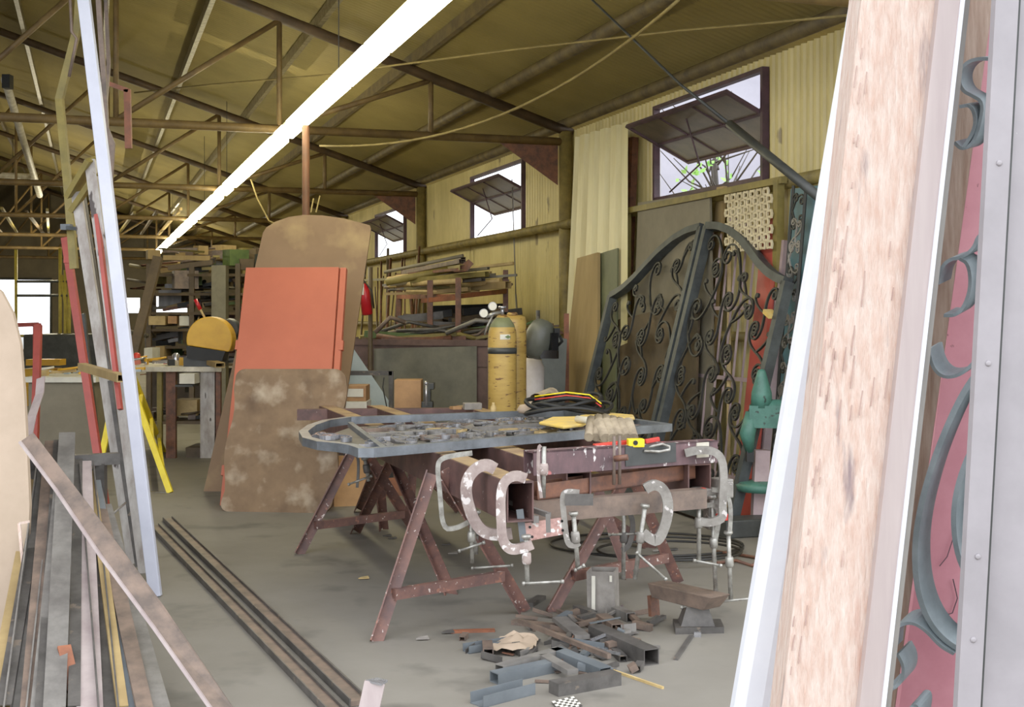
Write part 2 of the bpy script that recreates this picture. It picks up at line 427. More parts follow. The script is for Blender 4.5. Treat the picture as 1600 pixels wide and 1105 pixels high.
# fluorescent row
TL = (4.875-1.79)/1.108
segs = [(6.4, 8.0), (8.06, 9.2), (9.27, 11.2), (11.45, 11.95), (12.2, 14.3), (14.36, 16.6), (16.95, 17.75), (18.2, 20.2), (20.3, 22.3), (22.8, 23.5), (23.9, 25.2), (25.4, 27.6), (28.4, 31), (31.4, 34), (34.4, 37.5)]
for i, (a, b) in enumerate(segs):
    off = .3285*TL
    p, q = W(TL, a+off, 1.66), W(TL, b+off, 1.66)
    t = thing('fluorescent_light', 'lit fluorescent batten, number %d along the glowing row from the yard' % (i+1), 'ceiling light', (p+q)/2, 'row of lit fluorescent battens')
    M().bar(p+UP*.05, q+UP*.05, .1, .04).make('lamp_housing', 'lamp_body', t)
    M().bar(p, q, .19, .05).make('light_tube', 'tube_glow', t)
    if i % 2 == 0:
        z = .4
        M().tube([p+UP*.05, V((p.x, p.y, EYE+K*(roofh(TL))))], .004, 5).make('hanging_wire', 'cable', t)
def hung(name, px0, py0, px1, py1, Y0, Y1, r, mt, label, cat):
    return one(name, M().tube([P(px0, py0, Y0), P(px1, py1, Y1)], r, 10), mt, label, cat)
# unlit white tube and grey tube on the far left
t = thing('fluorescent_light', 'unlit white tube slung under the roof above the stacked frames', 'ceiling light', P(40, 220, 17))
M().tube([P(8, 125, 15), P(62, 305, 21)], .05, 10).make('light_tube', 'white_worn', t)
M().box(P(12, 128, 15), (.09, .12, .16)).make('end_cap', 'black', t)
M().tube([P(30, 195, 17.2), W(8.2, 18.2, roofh(8.2))], .006, 5).make('hanging_wire', 'cable', t)
t = thing('fluorescent_light', 'pale tube lying across the far roof bay, seen side on', 'ceiling light', P(20, 275, 25))
M().tube([P(-40, 272, 25), P(52, 276, 25.5)], .06, 8).make('light_tube', 'white_worn', t)
M().tube([P(20, 275, 25.3), V((P(20, 275, 25.3).x, 25.3, 5.0))], .006, 5).make('hanging_wire', 'cable', t)
# unseen point lights added to brighten the deep hall, without fixtures
def area(name, loc, rot, size, sy, power, col):
    l = bpy.data.lights.new(name, 'AREA'); l.shape = 'RECTANGLE'; l.size = size; l.size_y = sy; l.energy = power; l.color = col
    o = bpy.data.objects.new(name, l); C.objects.link(o); o.location = loc; o.rotation_euler = rot; return o
za = math.atan2(.3285, 1)
def fill_point(name, loc, power):
    l = bpy.data.lights.new(name, 'POINT'); l.energy = power; l.color = (1, .9, .62); l.shadow_soft_size = 0
    o = bpy.data.objects.new(name, l); C.objects.link(o); o.location = loc
for k, (tt, yy, pw) in enumerate([(4.6, 22, 70), (5, 28, 160), (5, 34, 160), (9, 26, 140), (2.2, 37, 90), (TL, 15.2, 45)]):
    fill_point('hall_fill', W(tt, yy, 1.45), pw)

# outside: wall of the next building, tree
one('neighbour_building', M().box(V((5.1, 17.2, 3.0)), (6.4, .3, 6.0), rz=.12), 'exterior_wall', 'pale lilac outer wall of the neighbouring building seen through the large window', 'building')
t = thing('tree', 'thin branched tree with a few bright leaves outside the large window', 'tree', V((2.15, 13.2, 0)))
m = M(); lf = M(); base = V((2.15, 13.2, 0))
m.tube([base, base+V((.02, .05, 1.8)), base+V((-.05, .1, 3.1))], [.06, .045, .03], 7)
for i in range(34):
    a = base+V((R.uniform(-.1, .1), R.uniform(-.1, .2), R.uniform(2.0, 3.1)))
    d = V((R.uniform(-.7, .9), R.uniform(-.9, .9), R.uniform(.1, 1.1)))
    b = a+d*.5+V((0, 0, R.uniform(-.1, .1))); c = a+d
    m.tube([a, b, c], [.012, .009, .004], 5)
    if i % 2:
        for k in range(7):
            q = a.lerp(c, R.uniform(.5, 1))+V((R.uniform(-.06, .06),)*3); u = V((R.uniform(-1, 1), R.uniform(-1, 1), R.uniform(-1, 1))).normalized()*.05; w2 = u.orthogonal()*.4
            lf.add([q-u, q+w2, q+u, q-w2], [(0, 1, 2, 3)])
m.make('branches', 'bark', t); lf.make('leaves', 'leaf_green', t)
# ================================================================ scroll gates leaning on the window wall
def leaf_frame(t, O, U, Vv, N, width, hout, hin, flip, fs, mt, th=.075):
    """O bottom corner at u=0; the outer (low) stile is u=0 unless flip"""
    def q(u, v, n=0): return O+U*u+Vv*v+N*n
    def top(s):   # s 0 outer .. 1 inner
        pr = [(0, 0), (.08, .05), (.18, .14), (.3, .3), (.42, .5), (.55, .7), (.7, .87), (.85, .97), (1, 1)]
        for (a, fa), (b, fb) in zip(pr, pr[1:]):
            if s <= b+1e-9: return hout+(hin-hout)*(fa+(fb-fa)*(s-a)/(b-a))
        return hin
    uo, ui = (width, 0) if flip else (0, width)
    M().bar(q(uo, 0), q(uo, hout), fs, th, N).make('outer_stile', mt, t)
    M().bar(q(ui, 0), q(ui, hin), fs, th, N).make('inner_stile', mt, t)
    M().bar(q(0, fs/2+.02), q(width, fs/2+.02), fs, th*.9, N).make('bottom_rail', mt, t)
    M().sweep([q(uo+(ui-uo)*k/24, top(k/24)) for k in range(25)], fs, th, N).make('arched_top_rail', mt, t)
    return q, (lambda u: top(abs(u-uo)/width))
def scrollwork(t, q, topf, width, mt, seed, rows=6, cols=4, r=.007, dr=.018, fl=False):
    rr = random.Random(seed); n = 0
    cw = (width-.1)/cols
    for c in range(cols):
        v = .12+(.17 if c % 2 else 0)
        while True:
            u0 = .05+cw*c; L = .42+rr.uniform(-.05, .06)
            if v+L > min(topf(u0+cw*.2), topf(u0+cw*.8))-.06:
                L = min(topf(u0+cw*.2), topf(u0+cw*.8))-.07-v
                if L < .17: break
            kd = 'S' if rr.random() < .6 else 'C'
            a = (u0+cw*(.2 if n % 2 else .72), v+.05); b = (u0+cw*(.75 if n % 2 else .25), v+L-.05)
            if rr.random() < .5: a, b = b, a
            pts = scroll(a, b, kd, 1, 1.3)
            pts = [(min(max(x, .03), width-.03), min(max(y, .05), topf(min(max(x, 0), width))-.03)) for x, y in pts]
            M().sweep([q(x, y) for x, y in pts], r*2, dr, q(0, 0, 1)-q(0, 0, 0)).make('scroll', mt, t)
            # side curl springing from the stem
            mx, my = pts[len(pts)//2]
            e = (min(max(mx+cw*rr.choice((-.48, .48)), .09), width-.09), my+rr.choice((-.13, .13)))
            if .08 < e[1] < topf(e[0])-.08:
                p2 = scroll((mx, my), e, 'J', rr.choice((-1, 1)), 1.25, n=34)
                p2 = [(min(max(x, .03), width-.03), min(max(y, .05), topf(min(max(x, 0), width))-.03)) for x, y in p2]
                M().sweep([q(x, y) for x, y in p2], r*1.7, dr, q(0, 0, 1)-q(0, 0, 0)).make('tendril', mt, t)
            v += L*.72; n += 1
B0 = V((1.5, 8.82, .0)); lean = .262
Vg = (UP+NW*lean).normalized()
def gate(w0, w1, hout, hin, flip, label, seed, twist=0, off=0):
    O = B0+V((-.3285, 1, 0))*w0-NW*off
    E = B0+V((-.3285, 1, 0))*w1-NW*(off+twist)
    U = (E-O).normalized(); width = (E-O).length; N = U.cross(Vg).normalized()
    Vv = N.cross(U).normalized()
    t = thing('iron_gate', label, 'gate', O)
    q, tf = leaf_frame(t, O, U, Vv, N, width, hout, hin, flip, .06, 'gate_iron')
    scrollwork(t, q, tf, width, 'scroll_iron', seed)
    return q, tf, width, t
q, tf, wd_, tg = gate(0, 1.38, 1.78, 2.28, False, 'dark iron scroll gate leaf with an arched top, the one beside the mauve gate', 3)
M().bar(q(.03, 1.52, -.03), q(.13, 1.56, -.03), .07, .03).make('latch_tag', 'leather', tg)
gate(1.48, 2.98, 1.72, 2.28, True, 'dark iron scroll gate leaf with an arched top, beside the pale corrugated sheet', 11)

# ---------------------------------------------------------------- things behind and beside the gates, all leaning on the wall
def lean_panel(name, pts, th, mt, label, cat, group=None):
    ps = [wallpt(*p) for p in pts]
    n = (ps[1]-ps[0]).cross(ps[2]-ps[0]).normalized()
    if n.dot(NW) > 0: n = -n
    m = M().prism(ps, n*th)
    return one(name, m, mt, label, cat, group)
def quad(px0, px1, ytl, ytr, dt, db, pbl, pbr):
    return [(pbl, None, db), (pbr, None, db), (px1, ytr, dt), (px0, ytl, dt)]
# cream corrugated sheet
def corr_sheet(name, tl, tr, bl, br, ribs, amp, mt, label, cat):
    a, b, c, d = [wallpt(*p) for p in (tl, tr, br, bl)]; m = M(); n = ribs*8; vs = []
    nn = (b-a).cross(d-a).normalized()
    for i in range(n+1):
        f = i/n; k = i % 8
        o = nn*(amp if k in (1, 2, 3) else -amp)
        vs.append(a.lerp(b, f)+o); vs.append(d.lerp(c, f)+o)
    m.add(vs, [(2*i, 2*i+1, 2*i+3, 2*i+2) for i in range(n)])
    return one(name, m, mt, label, cat)
corr_sheet('corrugated_sheet', (903, 214, .2), (986, 190, .2), (880, None, .34), (985, None, .34), 5, .032, 'cream_sheet', 'tall cream ribbed roofing sheet standing against the wall beside the pipe column', 'metal sheet')
lean_panel('board', [(872, None, .5), (938, None, .5), (938, 395, .3), (906, 404, .3)], .03, 'plywood', 'long tan board leaning in front of the cream ribbed sheet', 'board')
lean_panel('board', [(930, None, .44), (962, None, .44), (967, 388, .27), (934, 398, .27)], .015, 'green_board', 'olive green strip board beside the long tan board', 'board')
lean_panel('board', [(985, None, .3), (1120, None, .3), (1112, 300, .19), (1000, 317, .19)], .02, 'dull_board', 'grey-brown sheet board standing behind the two gate leaves', 'board')
lean_panel('board', [(950, None, .4), (1085, None, .4), (1095, 470, .28), (968, 500, .28)], .02, 'dark_board', 'dark brown plywood sheet low behind the gate leaves', 'board')
one('steel_post', M().bar(wallpt(968, None, .22), wallpt(990, 215, .06), .07, .07), 'rust', 'rusty red steel post standing next to the cream ribbed sheet', 'post')
one('timber_board', M().bar(wallpt(1095, None, .26), wallpt(1128, 292, .08), .13, .03, NW), 'plywood', 'tan timber board standing under the large window', 'board')
# khaki frame round these
t = thing('upright_rack', 'khaki painted steel frame fixed upright below the large window', 'frame', wallpt(1210, None, .2))
M().bar(wallpt(975, 331, .21), wallpt(1225, 281, .21), .05, .05).make('top_bar', 'khaki_paint', t)
M().bar(wallpt(1212, None, .21), wallpt(1217, 281, .21), .06, .06).make('post', 'khaki_paint', t)
M().bar(wallpt(978, None, .21), wallpt(981, 330, .21), .05, .05).make('post', 'khaki_paint', t)
# cream ornamental castings panel
t = thing('lattice_panel', 'cream panel of cut-out ornamental castings above the gates', 'panel', wallpt(1170, None, .2))
m = M(); A_ = wallpt(1132, 306, .24); B_ = wallpt(1206, 292, .24); D_ = wallpt(1132, 395, .28); nn = (B_-A_).cross(D_-A_).normalized()
cols, rows = 7, 8
for i in range(cols):
    for j in range(rows):
        c = A_+(B_-A_)*((i+.5+(.5 if j % 2 else 0))/cols)*.95+(D_-A_)*((j+.5)/rows)
        u = (B_-A_).normalized(); v = (D_-A_).normalized(); s = .036
        m.sweep([c+u*s*math.cos(a)+v*s*math.sin(a)*(1 if k % 2 else .62) for k, a in enumerate([2*PI*k/8 for k in range(8)])], .016, .015, nn, closed=True)
m.make('casting_grid', 'casting_cream', t)
M().bar(wallpt(1138, None, .3), wallpt(1140, 300, .15), .03, .03).make('batten', 'wood_yellow', t)
M().bar(wallpt(1196, None, .3), wallpt(1200, 292, .15), .03, .03).make('batten', 'wood_yellow', t)
# orange sheet
lean_panel('metal_sheet', [(1148, None, .42), (1178, None, .42), (1218, 375, .2), (1214, 328, .19), (1192, 372, .2)], .012, 'red_paint', 'orange-red painted sheet showing behind the mauve gate', 'metal sheet')
# mauve picket gate with rising top
t = thing('picket_gate', 'pale mauve steel picket gate with curved shoulder leaning at the wall', 'gate', wallpt(1150, None, .3))
O = wallpt(1183, None, .36); T = wallpt(1226, 376, .17); Vv = (T-O).normalized(); U = AX; Hh = (T-O).length
M().bar(O, T, .09, .06, NW).make('post', 'mauve_paint', t)
M().sweep([O+Vv*Hh*.97, O+U*.15+Vv*Hh*.96, O+U*.35+Vv*(Hh+.03), O+U*.6+Vv*(Hh+.16), O+U*.9+Vv*(Hh+.22)], .04, .04, NW).make('curved_rail', 'mauve_paint', t)
for z in (.25, 1.0, 1.55): M().bar(O+Vv*z, O+U*1.2+Vv*z, .02, .03).make('rail', 'mauve_paint', t)
for k in range(1, 9): M().bar(O+U*.145*k+Vv*.05, O+U*.145*k+Vv*(Hh-.03+.02*k), .016, .016).make('picket', 'mauve_paint', t)
# blue door and the scroll grille panel
lean_panel('door_panel', [(1210, None, .24), (1262, None, .22), (1300, 288, .16), (1242, 296, .17)], .035, 'blue_door', 'tall blue painted door panel standing against the wall by the slanting pole', 'door panel')
t = thing('scroll_grille', 'narrow dark iron grille full of small scrolls hanging beside the blue door panel', 'grille', wallpt(1225, None, .12))
O = wallpt(1200, None, .38); T = wallpt(1240, 290, .27); Vv = (T-O).normalized(); Hh = (T-O).length; O2 = O-U*.24
def qg(u, v): return O+Vv*v-AX*u
for u in (0, .17): M().bar(qg(u, 0), qg(u, Hh), .015, .02).make('side_bar', 'scroll_iron', t)
rr = random.Random(5); v = .1; k = 0
while v < Hh-.2:
    L = .16; sd = k % 2
    for (a, b) in (((.045, v), (.125, v+L)), ((.125, v+.03), (.045, v+L+.02))):
        pts = scroll(a, b, 'S' if sd else 'C', 1 if sd else -1, 1.2, n=36)
        M().tube([qg(*p) for p in pts], .008, 5).make('scroll', 'steel_mid' if k % 3 else 'scroll_iron', t)
    v += L+.01; k += 1
# slanting dark pole from the roof down to the wall
one('bracing_pole', M().tube([P(915, -10, 9.5), P(1063, 132, 9.2), P(1145, 198, 8.9)], [.008, .01, .014], 8).tube([P(1140, 194, 8.92), P(1292, 318, 7.9)], .032, 10), 'dark_grey', 'dark slanting pole and rod running from the roof down past the large window', 'pole')
# dark flat bar leaning near the white post
one('flat_bar', M().bar(P(1192, 850, 8.33), P(1268, 440, 8.7), .05, .02, NW), 'steel_brown', 'brown rusty flat bar leaning upright between the gates and the white post', 'flat bar')
one('flat_bar', M().bar(G(1206, 850), P(1275, 520, 8.6), .02, .03, NW), 'wood_yellow', 'thin yellowish lath leaning behind the brown rusty flat bar', 'lath')
# teal bench grinder on a mauve pedestal
def bench_machine():
    c = wallpt(1190, 700, .6); c.z = 0
    t = thing('pedestal_grinder', 'teal green machine on a mauve pedestal behind the gate leaf', 'machine', c)
    M().box(c+V((0, 0, .01)), (.42, .34, .06)).make('foot_plate', 'teal', t, bevel=.01)
    M().bar(c+V((-.02, 0, .04)), c+V((.0, 0, .56)), .1, .1, V((0, 1, 0))).make('pedestal', 'mauve_paint', t)
    M().lathe(c+V((0, 0, .3)), [(.05, -.03), (.17, -.02), (.18, .02), (.15, .04), (.04, .05)], 20).make('tool_tray', 'teal', t)
    M().box(c+V((.03, -.1, .8)), (.26, .16, .15), rz=-.2).lathe(c+V((.06, -.1, .83)), [(.06, -.14), (.085, -.1), (.085, .12), (.05, .16)], 20, V((.9, -.2, 0))).make('motor', 'teal', t)
    M().tube([c+V((-.08, -.1, .82)), c+V((-.12, -.12, .68)), c+V((-.1, -.1, .56))], [.05, .055, .03], 12).make('arm', 'teal', t)
    M().box(c+V((-.1, -.1, .55)), (.05, .05, .12)).make('jaw', 'black', t)
    M().lathe(c+V((-.02, -.1, .96)), [(.075, -.1), (.07, 0), (.03, .14), (.02, .16)], 16).make('cap', 'teal', t)
bench_machine()
c = wallpt(1170, 790, 1.0); c.z = 0
one('steel_block', M().box(c+V((.12, .5, .06)), (.5, .2, .12), rz=.3), 'dark_grey', 'dark low steel block on the floor at the foot of the teal machine', 'block', bevel=.01)
# hose loops on the floor
m = M()
for k in range(3):
    cc = G(1010+18*k, 850+5*k, .012+.02*k); m.tube([cc+V((math.cos(a)*(.62-.09*k), math.sin(a)*(.42-.05*k), 0)) for a in [2*PI*i/40 for i in range(41)]], .008, 6)
one('hose', m, 'cable', 'thin black hose looped on the floor under the work table', 'hose')
one('hose', M().tube([G(1120, 880, .012), G(1150, 876, .012), G(1175, 884, .012), G(1190, 873, .012), G(1150, 866, .012), G(1120, 862, .012)], .01, 6), 'rust', 'rust coloured cable curled on the floor beyond the clamps', 'cable')

# ================================================================ gas cylinders, helmet, sheet
t = thing('gas_cylinder', 'tall scuffed yellow gas cylinder with two gauges on top', 'gas cylinder', G(785, 784))
b = G(785, 784)
M().lathe(b, [(.1, 0), (.115, .015), (.115, 1.3), (.111, 1.36), (.09, 1.42), (.05, 1.47), (.036, 1.49)], 28).make('body', 'cyl_yellow', t)
M().lathe(b, [(.1165, 1.18), (.1165, 1.23)], 28).make('painted_band', 'dark_grey', t)
M().lathe(b, [(.112, 1.345), (.094, 1.415), (.056, 1.468)], 28).make('shoulder_paint', 'cyl_green', t)
m = M(); 
for i in range(7):
    a0 = -PI/2-.15+i*.1; a1 = a0+.1
    m.add([b+V((math.cos(a)*.118, math.sin(a)*.118, z)) for a, z in ((a0, 1.295), (a1, 1.295), (a1, 1.335), (a0, 1.335))], [(0, 1, 2, 3)])
m.make('label', 'paper', t)
m = M()
m.add([b+V((x, -.1195, z)) for x, z in ((.02, 1.316), (.045, 1.302), (.07, 1.316), (.045, 1.33))], [(0, 1, 2, 3)])
m.make('label_mark', 'tin_green', t)
M().tube([b+UP*1.48, b+UP*1.55], .016, 10).lathe(b+UP*1.54, [(.03, 0), (.034, .008), (.03, .02)], 12).make('valve', 'steel_shiny', t)
M().tube([b+UP*1.51, b+V((-.07, -.03, 1.5)), b+V((-.13, -.04, 1.47))], .015, 8).tube([b+V((-.07, -.03, 1.5)), b+V((-.12, -.04, 1.4)), b+V((-.14, -.03, 1.33))], .009, 7).make('regulator', 'clamp_steel', t)
for dx, dz in ((-.145, 1.5), (-.075, 1.555)):
    cc = b+V((dx, -.06, dz)); g = M().lathe(cc+V((0, .02, 0)), [(.034, 0), (.036, .02), (.034, .032)], 20, V((-.1, -1, .1))).make('gauge', 'clamp_steel', t)
    M().lathe(cc+V((0, -.013, 0)), [(.03, 0), (.03, .002)], 18, V((-.1, -1, .1))).make('dial', 'paper', g)
b2 = b+V((.08, .32, 0))
t = thing('gas_cylinder', 'second yellow gas cylinder standing right behind the gauged one', 'gas cylinder', b2)
M().lathe(b2, [(.1, 0), (.115, .02), (.115, 1.44), (.105, 1.475), (.04, 1.49)], 24).make('body', 'cyl_yellow', t)
M().lathe(b2, [(.045, 1.485), (.045, 1.50), (.03, 1.51)], 14).make('cap', 'cyl_yellow', t)
b3 = P(832, 745, 11.4); b3.z = 0
t = thing('gas_cylinder', 'short white gas cylinder half hidden under the welding mask', 'gas cylinder', b3)
M().lathe(b3, [(.09, 0), (.105, .015), (.105, 1.02), (.08, 1.08), (.03, 1.12)], 24).make('body', 'white_cyl', t)
M().tube([b3+UP*1.11, b3+UP*1.2], .02, 10).make('valve', 'clamp_steel', t)
# red flag/funnel and hose
one('red_bag', M().prism([P(806, 508, 10.9), P(820, 522, 10.9), P(818, 532, 10.9), P(806, 528, 10.9)], V((0, .05, 0))).tube([P(808, 530, 10.9), P(806, 580, 10.8), P(808, 640, 10.8)], .006, 5), 'tool_red', 'small red cloth pouch hung between the gas cylinders', 'pouch')
# welding helmet hung on the white cylinder
hc = P(842, 530, 11.05)
t = thing('welding_helmet', 'grey welding face mask with a black visor hung above the white cylinder', 'welding helmet', hc)
m = M(); prof = []
vs = []; n = 16; rows = 12; tl_ = -.32
for j in range(rows+1):
    ph = PI*(j+.35)/(rows+.7); z = .175*math.cos(ph); w = .125*math.sin(ph)**.6
    for i in range(n+1):
        a = PI*i/n; x = math.cos(a)*w; yy = -math.sin(a)*w*.9
        vs.append(hc+V((x*math.cos(tl_)-z*math.sin(tl_)*-1*-1, yy, x*math.sin(tl_)*-1*-1+z*math.cos(tl_))))
m.add(vs, [(j*(n+1)+i, j*(n+1)+i+1, (j+1)*(n+1)+i+1, (j+1)*(n+1)+i) for j in range(rows) for i in range(n)], True)
m.make('shell', 'mask_grey', t)
M().box(hc+V((.125, -.06, -.02)), (.07, .05, .15), rz=.5).box(hc+V((.15, -.04, .06)), (.05, .04, .07), rz=.3).box(hc+V((.09, -.08, -.13)), (.15, .05, .07), rz=-.4).make('visor', 'black_gloss', t)
M().tube([hc+V((.18, 0, .03)), hc+V((.2, .02, -.02)), hc+V((.16, .03, -.06))], .014, 8).make('adjuster', 'black', t)
M().tube([hc+V((-.12, .02, -.05)), hc+V((-.1, .06, -.16)), hc+V((0, .08, -.17))], .006, 6).make('headband', 'cable', t)
M().tube([hc+V((0, -.02, .15)), hc+V((0, .2, .19)), hc+V((.0, .36, .19))], .006, 6).make('hanging_hook', 'steel_dark', t)
one('steel_post', M().tube([V((hc.x, 11.42, 0)), V((hc.x, 11.42, hc.z+.25))], .018, 8), 'steel_dark', 'thin dark post that carries the welding mask', 'post')
one('metal_sheet', M().prism([P(846, 520, 12.5), P(886, 530, 12.2), P(878, 738, 12.15), P(848, 736, 12.4)], V((0, .01, 0))), 'blue_grey', 'blue-grey sheet leaning at the column behind the welding mask', 'metal sheet')
one('steel_post', M().bar(V((P(885, 490, 12.6).x, 12.6, 0)), P(885, 490, 12.6), .05, .05), 'rust_orange', 'short orange-brown post in front of the first pipe column', 'post')
one('conduit', M().tube([wallpt(806, 460, .05), wallpt(800, 280, .05)], .008, 6).tube([wallpt(806, 460, .05), wallpt(812, 560, .05)], .012, 6), 'steel_mid', 'thin grey conduit running down the corrugated wall behind the cylinders', 'conduit')
# ================================================================ long steel work table
ZT = .79; BW, BH = .12, .17
AXB = V((-.3285, 1, 0))
t = thing('work_table', 'long rust-red steel work table of three box beams on splayed legs', 'work table', V((-.3, 7.0, 0)))
starts = [V((.035, 5.4, 0)), V((.30, 5.75, 0)), V((.885, 6.04, 0))]
ends = []
for s0 in starts:
    e = s0+AXB*(9.9-s0.y); ends.append(e)
    zc = V((0, 0, ZT-BH/2))
    bo = M().hollow(s0+zc, e+zc, BW, BH, .007).make('box_beam', 'beam_red', t)
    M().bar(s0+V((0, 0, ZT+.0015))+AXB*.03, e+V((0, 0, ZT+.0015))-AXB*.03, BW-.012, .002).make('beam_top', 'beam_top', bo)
M().hollow(ends[0]+V((-.15, -.4, ZT-.04)), ends[2]+V((.15, -.25, ZT-.04)), .09, .08).make('end_beam', 'beam_red', t)
def leg(name, a, b, w=.06, h=.05, mt='bench_red'):
    d = (b-a).normalized()
    return M().angle(a, b, w, h, .007, V((0, -1, 0)) if abs(d.y) < .9 else V((1, 0, 0))).make(name, mt, t)
def aframe(fa, fb, ap, rail=True, mt='bench_red'):
    fa, fb, ap = V(fa), V(fb), V(ap)
    d = (fb-fa).normalized()
    leg('leg', fa, ap-d*.035, mt=mt); leg('leg', fb, ap+d*.035, mt=mt)
    if rail:
        f = .27
        M().bar(fa.lerp(ap, f), fb.lerp(ap, f), .035, .05).make('leg_rail', mt, t)
zb = ZT-BH
aframe(G(588, 1004), G(822, 958), P(684, 738, 6.2)*1.0)
aframe(G(467, 867), G(655, 840), P(560, 700, 8.15))
aframe(G(555, 834), G(705, 930), P(614, 722, 7.75), False)
aframe(G(862, 958), G(1062, 914), V((.62, 6.75, zb)))
aframe(G(600, 830), G(560, 800), P(590, 730, 8.6), False)
aframe(G(985, 905), G(890, 830), P(925, 745, 7.4), False)
aframe(G(1020, 858), G(905, 800), V((-.15, 9.1, zb)), True)
aframe(G(720, 800), G(640, 815), P(650, 728, 9.2), False)
# cross pieces at the near end
z0 = ZT+.055
t = thing('cross_channel', 'paint-splattered steel channel clamped across the near end of the work table', 'steel channel', V((.4, 5.8, ZT)))
p = P(826, 722, 5.62); qn = P(1112, 712, 6.12); p.z = z0; qn.z = z0
M().channel(p, qn, .09, .105, .008, UP*-1).make('channel', 'pink_splat', t)
for f in (.44, .47): 
    c = p.lerp(qn, f); M().tube([c+V((0, -.05, .1)), c+V((0, -.05, -.12))], .008, 8).make('bolt', 'steel_brown', t)
c = p.lerp(qn, .45); M().tube([c+V((-.01, -.08, 0)), c+V((.05, -.1, .01))], .014, 8).make('bolt_head', 'rust', t)
dk = M().bar(p.lerp(qn, .5)+V((0, -.052, .005)), p.lerp(qn, .78)+V((0, -.052, .01)), .01, .09).make('black_patch', 'dark_grey', t)
M().bar(p.lerp(qn, .9)+V((0, -.054, .012)), p.lerp(qn, .97)+V((0, -.054, .012)), .01, .07).make('bare_patch', 'white_worn', t)
t = one('steel_channel', M().channel(P(832, 768, 5.66), P(1078, 735, 6.14), .08, .07, .007), 'rust', 'rusty lower channel bar running under the splattered cross channel', 'steel channel')
t = one('square_bar', M().bar(P(828, 800, 5.6), P(1098, 778, 5.98), .07, .09), 'steel_brown', 'grey-brown square bar hung below the table end by the clamps', 'square bar')
# drop plate with four holes
t = thing('drilled_plate', 'pink paint-splattered steel plate with drilled holes at the table end', 'steel plate', P(850, 840, 5.5))
p0, p1, p2, p3 = P(818, 818, 5.45), P(884, 808, 5.5), P(886, 834, 5.5), P(824, 846, 5.45)
M().prism([p0, p1, p2, p3], V((0, .012, 0))).make('plate', 'plate_pink', t)
for fx, fy in ((.13, .25), (.14, .8), (.9, .2), (.9, .75)):
    c = p0.lerp(p1, fx).lerp(p3.lerp(p2, fx), fy)-V((0, .002, 0)); M().lathe(c, [(.006, 0), (.006, .004)], 10, V((0, -1, 0))).make('hole', 'black', t)
M().bar(P(798, 785, 5.7), P(858, 805, 5.44), .02, .02).bar(P(856, 803, 5.43), P(857, 832, 5.43), .02, .02, V((0, 1, 0))).bar(P(798, 802, 5.7), P(838, 812, 5.44), .025, .03).make('bracket_arm', 'steel_mid', t)
M().bar(P(812, 796, 5.46), P(818, 846, 5.44), .03, .02, V((0, 1, 0))).make('bracket_post', 'blue_grey', t)

# ---------------------------------------------------------------- clamps
def clamp(label, Y, frame, a, b, screw, handle, mt, fl=.025, pad=True, dy=0):
    pts = [P(x, y, Y+(dy*i/(len(frame)-1))) for i, (x, y) in enumerate(frame)]
    # smooth the frame polyline
    for _ in range(2):
        o = [pts[0]]
        for u, v in zip(pts, pts[1:]): o += [u.lerp(v, .25), u.lerp(v, .75)]
        o.append(pts[-1]); pts = o
    t = thing('screw_clamp', label, 'clamp', pts[0])
    M().sweep(pts, a, b, V((0, 1, 0))).make('frame', mt, t)
    if screw:
        s0, s1 = P(*screw[0], Y+dy), P(*screw[1], Y+dy)
        M().tube([s0, s1], .0105, 10).make('screw', 'clamp_steel', t)
        M().lathe(s0.lerp(s1, .42), [(.017, -.02), (.02, -.01), (.02, .02), (.016, .03)], 12, (s1-s0)).make('screw_collar', mt, t)
        if pad: M().lathe(s0, [(.02, -.006), (.022, .004), (.012, .014)], 12, (s1-s0)).make('pad', 'clamp_steel', t)
    if handle:
        h0, h1 = P(*handle[0], Y+dy-.01), P(*handle[1], Y+dy-.01)
        M().tube([h0, h1], .006, 8).lathe(h0, [(.009, -.006), (.009, .006)], 8, (h1-h0)).lathe(h1, [(.009, -.006), (.009, .006)], 8, (h1-h0)).make('handle', 'clamp_steel', t)
    return t
clamp('slim grey bar clamp gripping the side of the first box beam', 5.92, [(738, 708), (712, 711), (690, 716), (683, 727), (688, 775), (692, 826), (712, 826), (732, 816)], .022, .02, ((736, 806), (738, 880)), ((718, 861), (756, 848)), 'clamp_steel')
clamp('big splattered C clamp around the box beam, middle one of three', 5.62, [(774, 733), (760, 725), (742, 732), (728, 752), (729, 780), (741, 815), (757, 833), (780, 836), (800, 833)], .05, .03, None, None, 'clamp_pink')
clamp('big pinkish C clamp with a long screw at the beam mouth', 5.36, [(822, 748), (806, 742), (789, 750), (782, 770), (783, 815), (785, 845), (797, 860), (818, 856), (832, 850)], .04, .03, ((822, 838), (824, 915)), ((818, 912), (879, 909)), 'clamp_pink')
clamp('tall slim clamp holding the lower square bar beside the plate', 5.5, [(905, 770), (885, 768), (878, 775), (882, 815), (886, 850), (898, 853), (905, 848)], .024, .022, ((896, 802), (903, 888)), ((899, 891), (912, 884)), 'clamp_grey')
clamp('wide grey C clamp on the square bar under the cross channel', 5.75, [(1008, 764), (1022, 756), (1038, 764), (1045, 790), (1040, 820), (1028, 846), (1016, 842), (1004, 832)], .045, .028, ((1008, 790), (992, 905)), ((995, 864), (1040, 905)), 'clamp_grey')
clamp('large grey corner clamp over the end of the cross channel', 5.98, [(1070, 708), (1090, 703), (1115, 704), (1128, 716), (1131, 745), (1128, 790), (1130, 810), (1110, 817), (1095, 815)], .036, .035, ((1092, 768), (1092, 880)), ((1085, 876), (1126, 884)), 'clamp_grey')
